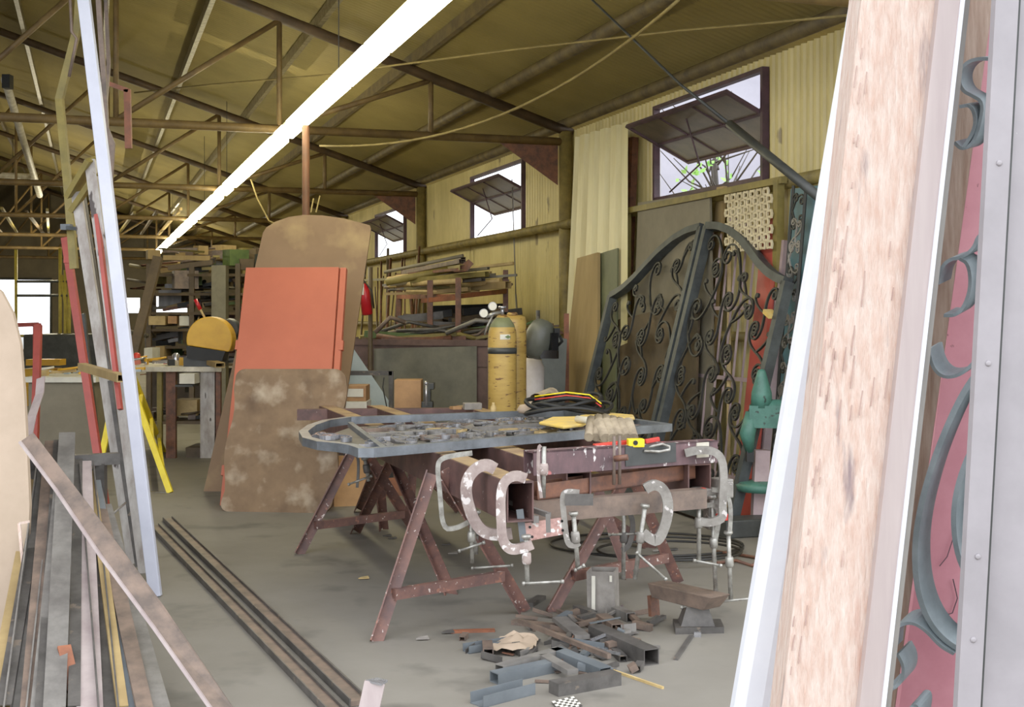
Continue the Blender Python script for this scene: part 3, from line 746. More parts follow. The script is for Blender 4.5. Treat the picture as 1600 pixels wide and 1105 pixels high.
clamp('long thin clamp hanging at the table corner with a white cross handle', 6.05, [(1100, 790), (1116, 788), (1124, 800), (1120, 830), (1116, 846)], .024, .022, ((1112, 776), (1119, 944)), ((1065, 949), (1126, 941)), 'clamp_steel')
clamp('outermost thin clamp at the table corner with a T handle near the white post', 6.02, [(1112, 765), (1134, 768), (1142, 790), (1140, 830)], .02, .02, ((1138, 832), (1142, 938)), ((1126, 940), (1180, 935)), 'clamp_steel')
clamp('dark screw clamp hanging under the middle of the table end', 6.1, [(968, 795), (984, 800), (990, 820), (984, 852), (972, 860)], .024, .02, ((975, 790), (974, 905)), ((952, 836), (994, 834)), 'steel_dark')
clamp('upright two-pronged clamp standing on the splattered cross channel', 5.5, [(845, 696), (841, 700), (841, 745), (846, 778)], .014, .02, ((850, 698), (849, 778)), None, 'clamp_pink', pad=False)
clamp('small dark clamp with a steel handle below the first box beam', 6.3, [(722, 770), (735, 778), (742, 800), (736, 830)], .02, .02, ((745, 800), (744, 866)), ((738, 888), (800, 884)), 'steel_dark')
clamp('thin dark clamp hanging from the far table edge over the brown carton', 7.2, [(556, 712), (560, 716), (560, 740), (558, 762)], .015, .015, ((570, 716), (576, 752)), ((545, 757), (580, 744)), 'steel_dark')
one('flat_bar', M().bar(P(905, 790, 5.48), P(905, 772, 5.48), .12, .006, V((0, 1, 0))), 'steel_dark', 'small bent dark steel tab on the lower square bar', 'tab')
# cluster of jaw blocks at corner
t = thing('pipe_vise', 'small grey vise with red jaws bolted at the table corner', 'vise', P(1105, 800, 6.08))
M().box(P(1104, 770, 6.1), (.12, .1, .05), rz=.3).box(P(1128, 762, 6.1), (.08, .09, .09), rz=.3).box(P(1112, 800, 6.12), (.06, .08, .16), rz=.2).make('body', 'clamp_grey', t, bevel=.006)
M().box(P(1098, 776, 6.0), (.02, .03, .08), rz=.3).box(P(1128, 808, 6.02), (.05, .03, .03), rz=.3).make('jaw', 'tool_red', t)
M().tube([P(1085, 822, 6.05), P(1132, 812, 6.05)], .014, 8).make('spindle', 'clamp_steel', t)

# ---------------------------------------------------------------- the unfinished gate lying on the beams
ZG = .80
def g(px, py, z=ZG+.03): return G(px, py, z)
t = thing('unfinished_gate', 'bare steel scroll gate lying flat on the work table, rounded end to the entrance side', 'gate', V((0, 7, ZG)))
out = [(582, 707), (1042, 668), (884, 645), (545, 657), (510, 662), (487, 670), (474, 680), (480, 690), (502, 696), (532, 699), (552, 702), (566, 707)]
M().sweep([g(*p) for p in out], .05, .045, UP, closed=True).make('outer_frame', 'steel_new', t)
a, b, c, d = g(600, 700), g(1020, 664), g(880, 648), g(548, 661)
def qt(u, v): 
    return a.lerp(b, u).lerp(d.lerp(c, u), v)-UP*.012
M().bar(qt(0, -.01), qt(0, 1.02), .03, .03).make('cross_bar', 'steel_new', t)
M().bar(qt(.0, .5), qt(1, .5), .03, .03).make('centre_bar', 'steel_mid', t)
rr = random.Random(21)
for i in range(12):
    for j in range(4):
        u = .03+i*.078; v = .1+j*.22
        a1 = (u, v); b1 = (u+.09, v+rr.choice((-.08, .16)))
        k = rr.choice(('S', 'C'))
        pts = scroll((a1[0]*2.1, a1[1]*1.3), (b1[0]*2.1, b1[1]*1.3), k, rr.choice((-1, 1)), 1.1, n=40)
        M().sweep([qt(x/2.1, y/1.3) for x, y in pts], .008, .024, UP).make('scroll', rr.choice(('steel_shiny', 'steel_mid', 'plywood' if rr.random() < .5 else 'steel_brown')), t)
for i in range(3):
    pts = scroll((-.02-.1*i, .25+.2*i), (-.2, .55), 'C', rr.choice((-1, 1)), 1.1, n=40)
    M().sweep([qt(x/1.5, y) for x, y in pts], .008, .024, UP).make('scroll', 'steel_shiny', t)
# thick sheet metal leaves lying loose in the panel
for i in range(30):
    u, v = rr.uniform(.05, .95), rr.uniform(.1, .9); c0 = qt(u, v)+UP*.004
    an = rr.uniform(0, 6.28); l = rr.uniform(.04, .1); d1 = V((math.cos(an), math.sin(an), rr.uniform(.0, .2))); d2 = V((-math.sin(an), math.cos(an), 0))
    M().prism([c0-d1*l, c0+d2*l*.4, c0+d1*l, c0-d2*l*.35], UP*.006).make('leaf_ornament', rr.choice(('steel_shiny', 'steel_mid', 'steel_dark', 'steel_mid')), t)
# dark backing sheet
M().prism([qt(-.0, -.0)-UP*.016, qt(1, 0)-UP*.016, qt(1, 1)-UP*.016, qt(0, 1)-UP*.016, g(487, 682)-UP*.028], UP*.002).make('backing_sheet', 'steel_dark', t)

# loose things on the table
zt = ZG+.055
def flat(name, pts, z, th, mt, label, cat, bevel=.004, parent=None):
    m = M().prism([G(x, y, z) for x, y in pts], UP*th); return one(name, m, mt, label, cat, bevel=bevel)
flat('work_glove', [(842, 664), (862, 656), (900, 655), (925, 659), (912, 667), (880, 671)], zt, .018, 'leather', 'yellow leather work glove lying flat on the gate near the hoses', 'glove', .008)
flat('work_glove', [(905, 654), (935, 648), (990, 653), (992, 657), (950, 660)], zt, .02, 'leather', 'second yellow glove, nearer the iron gates, partly under the paper tube', 'glove', .008)
one('paper_tube', M().tube([G(902, 655, zt+.04), G(952, 661, zt+.04)], .02, 12), 'paper', 'white rolled paper tube with a grey end on the gate', 'tube')
# grey cloth mitt
m = M()
for i in range(5):
    x = 930+11*i; m.tube([G(x-10, 693, ZT+.06)+UP*(.03), G(x-4, 688, ZT+.06)+UP*(.10+.01*math.sin(i)), G(x+6, 690, ZT+.06)+UP*.09, G(x+16, 694, ZT+.06)+UP*.03], [.024, .034, .036, .026], 10)
one('cloth_glove', m, 'cloth', 'crumpled grey-brown cloth glove behind the red tool', 'glove')
t = thing('measuring_tool', 'red flat tool with a yellow block and steel loop on the cross channel', 'tool', P(960, 700, 6.0))
M().bar(P(928, 699, 5.85), P(980, 693, 5.9), .03, .03).bar(P(1008, 690, 5.92), P(1030, 686, 5.94), .02, .02).make('red_bar', 'tool_red', t, bevel=.003)
M().box(P(993, 692, 5.86), (.075, .05, .038), rz=.1).make('yellow_block', 'bright_yellow', t, bevel=.004)
M().lathe(P(993, 692, 5.832), [(.011, 0), (.011, .003)], 12, V((0, -1, 0))).make('dial', 'black', t)
M().tube([P(1008, 700, 5.88), P(1035, 694, 5.9), P(1046, 698, 5.9), P(1046, 703, 5.9), P(1030, 706, 5.88), P(1006, 705, 5.86)], .007, 8).make('steel_loop', 'clamp_steel', t)
M().tube([P(948, 700, 5.86), P(948, 716, 5.86)], .009, 8).tube([P(959, 700, 5.86), P(959, 716, 5.86)], .009, 8).make('pins', 'clamp_steel', t)
# hoses and cables coiled behind the gloves
cc = G(885, 650, ZG+.05)
m = M()
for k in range(5):
    pts = [cc+V((math.cos(a)*(.26-.02*k)+.05*math.sin(k*2), math.sin(a)*(.16-.01*k)+.06*k-.1, .02+.015*k+.05*math.sin(a*1.0+k)**2)) for a in [2*PI*i/30 for i in range(31)]]
    m.tube(pts, .013, 7)
one('hose', m, 'black', 'coil of black rubber hoses heaped on the far side of the work table', 'hose')
for mt2, dz, col in (('tool_red', .10, 'red'), ('bright_yellow', .12, 'yellow')):
    one('cable', M().tube([cc+V((-.2, .05, dz)), cc+V((0, .0, dz+.03)), cc+V((.15, .05, dz+.01)), cc+V((.22, -.02, dz-.04))], .005, 6), mt2, 'short %s cable lying over the black hose coil' % col, 'cable')
m = M().tube([P(838, 628, 8.4), P(862, 618, 8.7)], .055, 14, cap=False).tube([P(820, 636, 8.4), P(838, 632, 8.4)], [.01, .05], 12)
one('gauntlet', m, 'cloth', 'brown leather gauntlet with an open cuff beside the hose coil', 'gauntlet')
m = M().lathe(P(822, 640, 8.3), [(.01, -.03), (.05, -.02), (.06, .0), (.04, .03), (.01, .035)], 14)
one('rag', m, 'tan_board', 'beige crumpled rag at the foot of the hose coil', 'rag')
one('bottle', M().lathe(G(771, 648, ZT), [(.02, 0), (.022, .01), (.022, .05), (.01, .07), (.01, .085)], 14), 'wood_yellow', 'little tan bottle standing on the box beam near the yellow cylinder', 'bottle')
one('wood_block', M().box(G(738, 640, ZT)+UP*.025, (.13, .09, .05), rz=.2), 'stone', 'small worn block sitting on the far part of the beams', 'block', bevel=.005)
one('tin', M().box(G(712, 640, ZT)+UP*.012, (.07, .07, .02), rz=.4), 'cardboard', 'flat brown tin on the far beam beside the worn block', 'tin')
# ================================================================ doors and boards standing in the middle
def slab(name, pts, th, mt, label, cat, bevel=0, **k):
    n = (pts[1]-pts[0]).cross(pts[2]-pts[0]).normalized()
    if n.y < 0: n = -n
    return one(name, M().prism(pts, n*th), mt, label, cat, bevel=bevel, **k)
def rounded(bl, br, tl, tr, prof):
    """prof: list of (u,v) in the quad"""
    return [bl.lerp(br, u).lerp(tl.lerp(tr, u), v) for u, v in prof]
BL, BR = G(343, 790), G(516, 794); TL_ = P(384, 418, 10.75); TR_ = TL_+(BR-BL)*.97
BR += V((0, 0, 0))
t = thing('steel_door', 'orange primed steel door leaning back behind the worn board', 'door', BL.lerp(BR, .5))
nn = (BR-BL).cross(TL_-BL).normalized(); nn = -nn if nn.y < 0 else nn
M().prism([BL, BL.lerp(BR, .93), TL_.lerp(TR_, .93), TL_], nn*.05).make('door_face', 'orange_paint', t, bevel=.004)
M().prism([BL.lerp(BR, .94)+nn*.012, BR+nn*.012, TR_+nn*.012, TL_.lerp(TR_, .94)+nn*.012], nn*.05).make('door_edge', 'orange_paint', t, bevel=.004)
for f, s0, s1 in ((.64, BL, TL_), (.12, BL, TL_), (.64, BR, TR_), (.15, BR, TR_)):
    M().bar(s0.lerp(s1, f)+nn*.02, s0.lerp(s1, f+.04)+nn*.02, .035, .035, nn).make('hinge', 'orange_paint', t)
# brown round-topped panel behind
bl, br = G(318, 768), G(520, 768); Yt = 11.45
tl, tr = P(408, 335, Yt), P(583, 335, Yt)
prof = [(0, 0), (1, 0), (1, .945), (.985, .958), (.9, .968), (.75, .984), (.55, .996), (.38, .998), (.25, .99), (.14, .972), (.07, .95), (.05, .93)]
slab('round_top_panel', rounded(bl, br, tl, tr, prof), .03, 'brown_board', 'tall brown panel with a curved top standing behind the orange door', 'panel')
# prop behind the brown panel
one('steel_post', M().tube([V((P(478, 300, 12.0).x, 12.0, 0)), V((P(478, 300, 12.0).x, 12.0, EYE+K*1.72))], .035, 12), 'dull_rust', 'rusty pipe post rising from behind the brown round-topped panel to the truss', 'post')
# worn board with rounded corners
bl, br, tl, tr = G(344, 797), G(517, 800), P(368, 576, 9.95), P(543, 576, 9.95)
def rc(u0, v0, u1, v1, ru, rv, k=5):
    o = []
    for cx, cy, a in ((u1-ru, v0+rv, -PI/2), (u1-ru, v1-rv, 0), (u0+ru, v1-rv, PI/2), (u0+ru, v0+rv, PI)):
        for i in range(k+1):
            b = a+PI/2*i/k; o.append((cx+ru*math.cos(b), cy+rv*math.sin(b)))
    return o
pr = rc(0, 0, 1, 1, .09, .07)
pr = [(u+(.03*math.sin(v*9) if u < .2 else 0)+(.012*math.sin(v*23) if u > .8 else 0), v) for u, v in pr]
pr2 = []
for (a, b), (c, d) in zip(pr, pr[1:]+pr[:1]):
    pr2.append((a, b))
    if abs(d-b) > .5:
        for k in range(1, 12):
            f = k/12; v = b+(d-b)*f; pr2.append((a+(c-a)*f+.022*math.sin(v*11+a*5), v))
slab('worn_board', [p-V((0, .07, 0)) for p in rounded(bl, br, tl, tr, pr2)], .03, 'worn_ply', 'scuffed brown plywood board with rounded corners leaning on the orange door', 'board')
slab('carton', [G(522, 792), G(586, 790), P(588, 712, 10.2), P(520, 712, 10.2)], .3, 'cardboard', 'flat brown carton on the floor behind the worn board and the table legs', 'carton')
slab('plywood_offcut', [G(590, 775), G(640, 775), P(636, 745, 10.6), P(592, 748, 10.6)], .02, 'rust_orange', 'small orange-brown offcut on the floor under the work table', 'offcut')

# ================================================================ behind the table
slab('triangular_panel', [P(538, 700, 12.2), P(620, 700, 12.2), P(610, 630, 12.4), P(541, 528, 12.6), P(536, 560, 12.5)], .02, 'pale_blue', 'pale blue-grey panel cut on a slant beside the orange door', 'panel')
t = thing('steel_stand', 'black rectangular steel frame standing before the pale slanted panel', 'frame', P(575, 700, 11.6))
M().bar(P(538, 583, 11.6), P(613, 583, 11.6), .04, .04).make('top_bar', 'steel_dark', t)
M().bar(P(611, 580, 11.6), V((P(611, 580, 11.6).x, 11.6, 0)), .04, .04).make('side_bar', 'steel_dark', t)
M().bar(P(540, 580, 11.6), V((P(540, 580, 11.6).x, 11.6, 0)), .04, .04).make('side_bar', 'steel_dark', t)
M().tube([P(600, 590, 11.5), P(598, 605, 11.5), P(605, 640, 11.5)], .006, 5).make('wire', 'cable', t)
# carton stand with boxes
def carton(x0, x1, y0, y1, Y, d, mt, label, name='carton'):
    a, b = P(x0, y1, Y), P(x1, y0, Y); c = (a+b)/2+V((0, d/2, 0)); c.z = (a.z+b.z)/2
    return one(name, M().box(c, (abs(b.x-a.x), d, abs(b.z-a.z)), rz=.0), mt, label, 'box', bevel=.003)
tb = thing('side_table', 'low dark side table carrying the cartons behind the work table', 'table', P(600, 800, 11.2))
M().box(V((-1.2, 11.3, .62)), (1.15, .5, .04)).make('table_top', 'dark_grey', tb)
for dx in (-.52, .52):
    for dy in (-.2, .2): M().box(V((-1.2+dx, 11.3+dy, .3)), (.04, .04, .6)).make('leg', 'dark_grey', tb)
carton(540, 572, 603, 627, 11.15, .3, 'cardboard', 'small carton with a white printed label, upper one of two')
one('label_sheet', M().box(P(555, 614, 11.14), (.14, .003, .07)), 'paper', 'white label pasted on the small upper carton', 'label')
carton(538, 573, 628, 647, 11.1, .35, 'paper', 'white box under the small labelled carton')
carton(616, 658, 594, 645, 11.15, .25, 'cardboard', 'taller brown carton standing beside the small vise')
t = thing('bench_vise', 'small blue-grey bench vise with a steel handle behind the work table', 'vise', P(668, 646, 11.1))
M().box(P(668, 636, 11.1), (.1, .12, .1)).box(P(668, 618, 11.1), (.06, .1, .12)).box(P(672, 603, 11.12), (.08, .14, .06)).make('body', 'dark_grey', t, bevel=.008)
M().tube([P(666, 600, 10.95), P(666, 634, 10.95)], .012, 8).lathe(P(666, 599, 10.95), [(.01, -.02), (.022, 0), (.01, .02)], 10).make('handle', 'steel_shiny', t)
# steel tank / bin along the wall
t = thing('steel_bin', 'long grey steel bin with a rusty rim standing behind the work table', 'bin', P(660, 740, 13.2))
a, b, c, d = P(520, 534, 13.6), P(764, 530, 12.9), P(764, 534, 14.1), P(520, 534, 14.8)
def dn(p, z): return V((p.x, p.y, z))
zt = a.z
for p, q in ((a, b), (b, c), (c, d), (d, a)):
    M().prism([dn(p, 0), dn(q, 0), dn(q, zt-.02), dn(p, zt-.02)], (q-p).cross(UP).normalized()*-.02).make('side_panel', 'tank_rust', t)
    M().bar(dn(p, zt), dn(q, zt), .05, .06).make('rim', 'tank_rust', t)
pf = [P(584, 545, 13.36), P(745, 541, 12.92), P(745, 660, 12.92), P(584, 662, 13.36)]
M().prism([p-V((0, .012, 0)) for p in pf], V((0, .006, 0))).make('face_patch', 'tank_panel', t)
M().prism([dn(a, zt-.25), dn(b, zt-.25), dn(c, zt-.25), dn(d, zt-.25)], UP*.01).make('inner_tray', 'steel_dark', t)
# shelf of bars over the bin
def rack_bars():
    t = thing('bar_rack', 'rusty steel rack holding pipes and bars above the steel bin', 'rack', P(700, 760, 14.6))
    Y = 14.2
    posts = [(625, 17.0), (668, 14.4), (714, 13.9), (750, 15.3), (784, 15.0)]
    xs = [(623, 456, 16.2), (672, 466, 13.95), (716, 462, 13.7), (790, 450, 14.6)]
    for x, y, YY in xs:
        p = P(x, y-28, YY); M().bar(p, dn(p, 0), .06, .06).make('post', 'rust', t)
    for (x0, y0, Y0), (x1, y1, Y1) in (((623, 464, 16.2), (716, 463, 13.7)), ((716, 463, 13.7), (790, 455, 14.6)), ((660, 470, 14.0), (718, 465, 13.7))):
        M().bar(P(x0, y0, Y0), P(x1, y1, Y1), .05, .05).make('shelf_rail', 'rust_orange', t)
    M().prism([P(623, 466, 16.2), P(716, 466, 13.7), P(792, 459, 14.6), P(700, 462, 16.6)], UP*.02).make('shelf_plate', 'dark_board', t)
    M().prism([P(640, 515, 15.6), P(716, 519, 13.75), P(790, 512, 14.6), P(700, 512, 16.4)], UP*.02).make('shelf_plate', 'dark_board', t)
rack_bars()
one('dark_block', M().prism([P(672, 478, 15.6), P(792, 474, 15.0), P(792, 512, 15.0), P(672, 514, 15.6)], V((0, .4, 0))), 'black', 'dark block filling the shelf behind the rack posts, above the steel bin', 'crate')  # plain black block that makes the shelf dark behind the posts
rr = random.Random(9)
lbl = 'dusty bar or pipe lying in the heap on the rack above the steel bin'
for i in range(34):
    x0, x1 = rr.uniform(596, 680), rr.uniform(715, 808); k = i/34
    ya = 458-26*k+rr.uniform(-4, 4); yb = 450-34*k+rr.uniform(-10, 8)
    if i > 26: ya -= 6; yb -= 8
    Ya = rr.uniform(14.4, 16.2); Yb = rr.uniform(13.9, 14.9)
    m = M(); w = rr.choice((.03, .04, .06, .08))
    if i % 3: m.hollow(P(x0, ya, Ya), P(x1, yb, Yb), w, w*rr.uniform(.5, 1), .005)
    else: m.tube([P(x0, ya, Ya), P(x1, yb, Yb)], w/2, 8)
    one('scrap_bar', m, rr.choice(('khaki_paint', 'plywood', 'wood_yellow', 'steel_brown', 'steel_mid', 'dull_board', 'steel_dark')), lbl, 'bar', 'bars heaped on the rack above the bin')
one('metal_angle', M().prism([P(708, 425, 14), P(732, 405, 13.9), P(740, 412, 13.9), P(730, 424, 13.9), P(716, 426, 14)], V((0, .03, 0))).bar(P(640, 428, 15), P(716, 421, 14), .04, .03), 'rust', 'rust-red bent plate sticking up from the heap of bars', 'metal plate')
for i in range(40):
    x = rr.uniform(556, 800); Y = rr.uniform(13.4, 14.3); y = rr.uniform(516, 534)
    L = rr.uniform(.2, .9); an = rr.uniform(-.5, .5)
    p = P(x, y, Y); q = p+V((L*math.cos(an), L*math.sin(an)*.5, rr.uniform(-.05, .12)))
    w = rr.choice((.03, .04, .05, .07))
    m = M().hollow(p, q, w, w, .005) if i % 2 else M().tube([p, p.lerp(q, .5)+UP*rr.uniform(-.05, .12), q], w/2, 7)
    one('scrap_bar', m, rr.choice(('steel_dark', 'steel_mid', 'steel_brown', 'khaki_paint', 'rust', 'tin_green', 'dark_board')), 'short dark offcut lying in the open top of the steel bin', 'bar', 'offcuts in the steel bin')
for i in range(14):
    x = rr.uniform(690, 800); p = P(x, rr.uniform(486, 512), rr.uniform(14, 15.5))
    q = p+V((rr.uniform(-.5, .5), rr.uniform(-.3, .3), rr.uniform(-.05, .1)))
    one('scrap_bar', M().bar(p, q, .06, .08), rr.choice(('black', 'steel_dark', 'dark_board')), 'dark offcut on the lower shelf under the heap of bars', 'bar', 'offcuts on the lower shelf')
# bars standing against the wall
for i in range(18):
    x = 574+i*5.4+rr.uniform(-2, 2); yt = rr.uniform(380, 470)
    p = wallpt(x+rr.uniform(-18, 18), None, rr.uniform(.5, .9)); q = wallpt(x, yt, rr.uniform(.08, .2))
    m = M().tube([p, p.lerp(q, .5)+V((rr.uniform(-.08, .08), 0, 0)), q], rr.choice((.012, .018, .025)), 6)
    one('wall_rod', m, rr.choice(('steel_brown', 'khaki_paint', 'dark_board', 'rust')), 'thin rod standing against the corrugated wall behind the fire extinguisher', 'rod', 'rods standing against the wall')
one('bracket_rail', M().bar(wallpt(570, 438, .3), wallpt(610, 436, .3), .04, .04).bar(wallpt(572, 438, .3), wallpt(572, 440, .02), .03, .03), 'khaki_paint', 'khaki bracket rail holding the rods to the wall', 'rail')
one('drum', M().lathe(P(644, 620, 15.5)*1.0-V((0, 0, .5)), [(.17, -.0), (.17, 1.0), (.14, 1.15), (.08, 1.22), (.04, 1.26)], 20), 'cyl_yellow', 'ochre gas bottle standing at the wall among the rods', 'gas bottle')
# fire extinguisher
c = P(574, 470, 13.2)
t = thing('fire_extinguisher', 'red fire extinguisher with a pale tag hung beside the brown panel', 'extinguisher', c)
M().lathe(c-UP*.15, [(.03, 0), (.055, .01), (.055, .25), (.04, .3), (.02, .33)], 18, V((-.12, 0, 1))).make('body', 'ext_red', t)
M().tube([c+V((-.04, 0, .19)), c+V((-.07, 0, .24)), c+V((-.02, 0, .26))], .015, 8).make('valve', 'clamp_grey', t)
M().box(c+V((-.06, -.05, .12)), (.06, .01, .12)).make('tag', 'paper', t)
M().tube([c+V((-.05, 0, .22)), c+V((.05, -.02, .1)), c+V((.07, -.02, -.08))], .008, 6).make('hose', 'cable', t)
one('steel_post', M().tube([V((c.x+.02, 13.3, 0)), V((c.x+.02, 13.3, c.z+.35))], .025, 8), 'dark_board', 'dark post the fire extinguisher hangs on', 'post')

# ================================================================ workbench with the saw
t = thing('workbench', 'cluttered workbench with a pale top behind the white post', 'workbench', P(270, 715, 13.4))
zb = .9
def bp(px, Y, z): return V(((px-800)*Y/F, Y, z))
M().prism([bp(195, 13.2, zb), bp(346, 13.2, zb), bp(352, 14.3, zb), bp(200, 14.3, zb)], UP*.05).make('bench_top', 'white_worn', t)
M().prism([bp(195, 13.3, .35), bp(318, 13.3, .35), bp(322, 14.2, .35), bp(200, 14.2, .35)], UP*.03).make('lower_shelf', 'dark_board', t)
for px, w, mt in ((326, .16, 'white_rail'), (341, .06, 'rust'), (268, .1, 'rust'), (206, .06, 'dark_grey'), (250, .05, 'khaki_paint')):
    M().bar(bp(px, 13.3, 0), bp(px, 13.3, zb), w, .06, V((0, 1, 0))).make('leg', mt, t)
M().box(bp(320, 13.6, .05), (.28, .5, .1)).make('foot_block', 'dark_board', t)
one('square_tube', M().hollow(bp(344, 12.9, .98), bp(322, 13.5, 1.0), .1, .05, .008), 'plywood', 'short open square tube overhanging the bench end', 'tube')
t = thing('cutoff_saw', 'yellow half-round guarded cut-off saw with a red lever on the workbench', 'saw', bp(325, 13.4, .95))
c = P(325, 523, 13.3)
pf = []
for i in range(25):
    a = math.radians(-32+(212+14)*i/24); pf.append(P(327+36*math.cos(a), 531-36*math.sin(a), 13.2))
M().prism(pf, V((0, .2, 0))).make('blade_guard', 'yellow_paint', t, bevel=.01)
M().prism([P(291, 541, 13.2), P(352, 549, 13.2), P(346, 566, 13.2), P(292, 560, 13.2)], V((0, .22, 0))).make('guard_mouth', 'black', t)
M().box(bp(322, 13.4, 1.0), (.4, .3, .1)).box(bp(338, 13.5, 1.06), (.16, .2, .18)).make('base', 'dark_grey', t)
M().tube([P(322, 500, 13.3), P(312, 482, 13.3)], .012, 7).make('lever', 'wood_yellow', t)
M().tube([P(313, 484, 13.3), P(305, 468, 13.3)], .02, 8).make('lever_grip', 'ext_red', t)
M().lathe(c+V((.19, .2, .05)), [(.1, -.1), (.12, 0), (.1, .1)], 14, V((0, 1, 0))).make('motor', 'dark_grey', t)
def clutter(n, fx, names, mats, label, cat, group, seed):
    r2 = random.Random(seed)
    for i in range(n):
        p = fx(r2, i); k = r2.random(); m = M(); s = r2.uniform(.03, .09)
        if k < .35: m.box(p+UP*s*.5, (s*r2.uniform(1, 2.4), s, s), rz=r2.uniform(0, 3))
        elif k < .6: m.lathe(p, [(s*.4, 0), (s*.45, s*.2), (s*.42, s*1.2), (s*.2, s*1.4)], 10)
        elif k < .85:
            a = r2.uniform(-.5, .5); m.bar(p+UP*.03, p+V((math.cos(a), math.sin(a)*.4, r2.uniform(0, .2)))*r2.uniform(.15, .5)+UP*.03, s*.6, s*.5)
        else: m.tube([p+V((.1*math.cos(a), .1*math.sin(a), .02+.01*a)) for a in [q*.6 for q in range(11)]], .012, 6)
        one(names[i % len(names)], m, r2.choice(mats), label, cat, group)
clutter(26, lambda r, i: bp(r.uniform(200, 340), r.uniform(13.25, 14.1), .955), ['tool', 'tin', 'offcut'], ['paper', 'steel_shiny', 'tool_red', 'yellow_paint', 'dark_grey', 'black', 'wood_yellow', 'clamp_grey', 'tin_green'], 'small tool or tin lying among others on the pale workbench top', 'tool', 'clutter on the workbench', 31)
clutter(18, lambda r, i: bp(r.uniform(205, 315), r.uniform(13.4, 14.1), .385), ['offcut', 'tin'], ['black', 'dark_grey', 'rust', 'dark_board', 'steel_brown'], 'dark piece stored on the shelf under the workbench', 'offcut', 'pieces under the workbench', 32)
carton(280, 304, 584, 600, 13.05, .3, 'paper', 'small white box on the bracket at the front of the workbench')
one('box_bracket', M().bar(P(292, 602, 13.2), bp(292, 13.32, .70), .04, .04).box(P(292, 602, 13.2), (.18, .25, .02)), 'dark_grey', 'dark bracket under the small white box', 'bracket')
carton(272, 308, 625, 650, 13.5, .3, 'wood_yellow', 'pale yellow carton on the shelf under the workbench')
# yellow step ladder
t = thing('step_ladder', 'yellow step ladder standing half hidden behind the white post', 'ladder', G(240, 772))
L1 = (P(196, 560, 11.2), G(256, 703)); L2 = (P(190, 580, 10.7), G(266, 770))
q0, q1 = P(196, 560, 10.9), G(266, 770)
M().bar(P(193, 568, 11.0), G(266, 770), .05, .03, V((0, 1, 0))).make('stile', 'bright_yellow', t)
M().bar(P(199, 566, 11.4), G(256, 706), .05, .03, V((0, 1, 0))).make('stile', 'bright_yellow', t)
for f in (.35, .62, .85): M().bar(P(193, 568, 11.0).lerp(G(266, 770), f), P(199, 566, 11.4).lerp(G(256, 706), f*.98), .03, .07).make('rung', 'bright_yellow', t)
M().bar(P(188, 568, 11.2), G(150, 760), .05, .03, V((0, 1, 0))).make('stile', 'bright_yellow', t)
M().bar(P(215, 770, 10.8)*1.0, P(263, 771, 10.72), .03, .02).make('foot_bar', 'steel_shiny', t)

# ================================================================ big storage rack in the distance
Yr = 19.0
t = thing('storage_rack', 'dark tall storage rack crammed with bars in the deep of the hall', 'rack', P(320, 650, Yr))
shelf_px = [432, 462, 492, 518, 545, 572]
for y in shelf_px:
    M().prism([P(232, y, Yr), P(425, y, Yr-.4), P(425, y, Yr+1.4), P(232, y, Yr+1.6)], UP*.04).make('shelf', 'dark_board', t)
for x, YY in ((233, Yr), (300, Yr-.1), (372, Yr-.3), (424, Yr-.4), (240, Yr+1.6), (420, Yr+1.4)):
    M().bar(P(x, 412, YY), dn(P(x, 412, YY), 0), .07, .07).make('post', 'dark_board', t)
M().prism([P(234, 575, Yr+1.5), P(425, 575, Yr+1.35), P(425, 640, Yr+1.35), P(234, 640, Yr+1.5)], V((0, .02, 0))).make('back_panel', 'dark_board', t)
M().bar(P(247, 402, Yr-1.4), P(204, 572, Yr-1.8), .12, .1, V((0, 1, 0))).make('slanted_brace', 'dark_board', t)
one('concrete_post', M().bar(P(344, 415, Yr-.8), dn(P(344, 415, Yr-.8), 0), .2, .2), 'concrete_post', 'square grey-brown post in front of the storage rack', 'post')
r2 = random.Random(77); ms = ['steel_dark', 'dark_board', 'steel_brown', 'khaki_paint', 'rust', 'steel_mid', 'tin_green', 'dull_board', 'plywood', 'black', 'dark_grey']
SH = ['very top', 'top shelf', 'second shelf', 'third shelf', 'fourth shelf', 'fifth shelf', 'bottom shelf']
for si, y in enumerate([404]+shelf_px[:]):
    for i in range(25):
        x = 236+i*7.6+r2.uniform(-5, 5); Y = Yr+r2.uniform(-.1, 1.2)
        p = P(x, y, Yr-.2) if False else V((0, 0, 0))
        zsh = P(300, y if y != 404 else 412, Yr).z+.05
        p = V(((x-800)*Y/F, Y, zsh+r2.uniform(0, .12)))
        k = r2.random(); m = M()
        if k < .55:
            L = r2.uniform(.3, 1.0); a = r2.uniform(-.4, .4); w = r2.uniform(.03, .09)
            m.bar(p+UP*w/2, p+V((L*math.cos(a), -L*.3*math.sin(a), r2.uniform(-.02, .1)))+UP*w/2, w, w)
        elif k < .8: m.tube([p+UP*.04, p+V((r2.uniform(-.4, .4), -.3, .05)), p+V((r2.uniform(-.6, .6), .1, .12))], r2.uniform(.015, .035), 7)
        else: s = r2.uniform(.12, .28); m.box(p+UP*s/2, (s*1.3, s, s), rz=r2.uniform(0, 1))
        one('stored_offcut', m, r2.choice(ms) if si else r2.choice(('khaki_paint', 'plywood', 'wood_yellow', 'steel_brown')), 'stored bar or offcut heaped on the %s of the tall far rack' % SH[si], 'offcut', 'offcuts on the %s of the tall rack' % SH[si])
carton(232, 258, 494, 508, Yr-.1, .4, 'wood_yellow', 'pale carton on the tall rack beside the slanted brace', )
carton(262, 276, 494, 506, Yr-.1, .4, 'cardboard', 'brown carton on the tall rack, next to the pale one')
carton(280, 296, 494, 509, Yr-.1, .4, 'paper', 'white patterned carton on the tall rack')
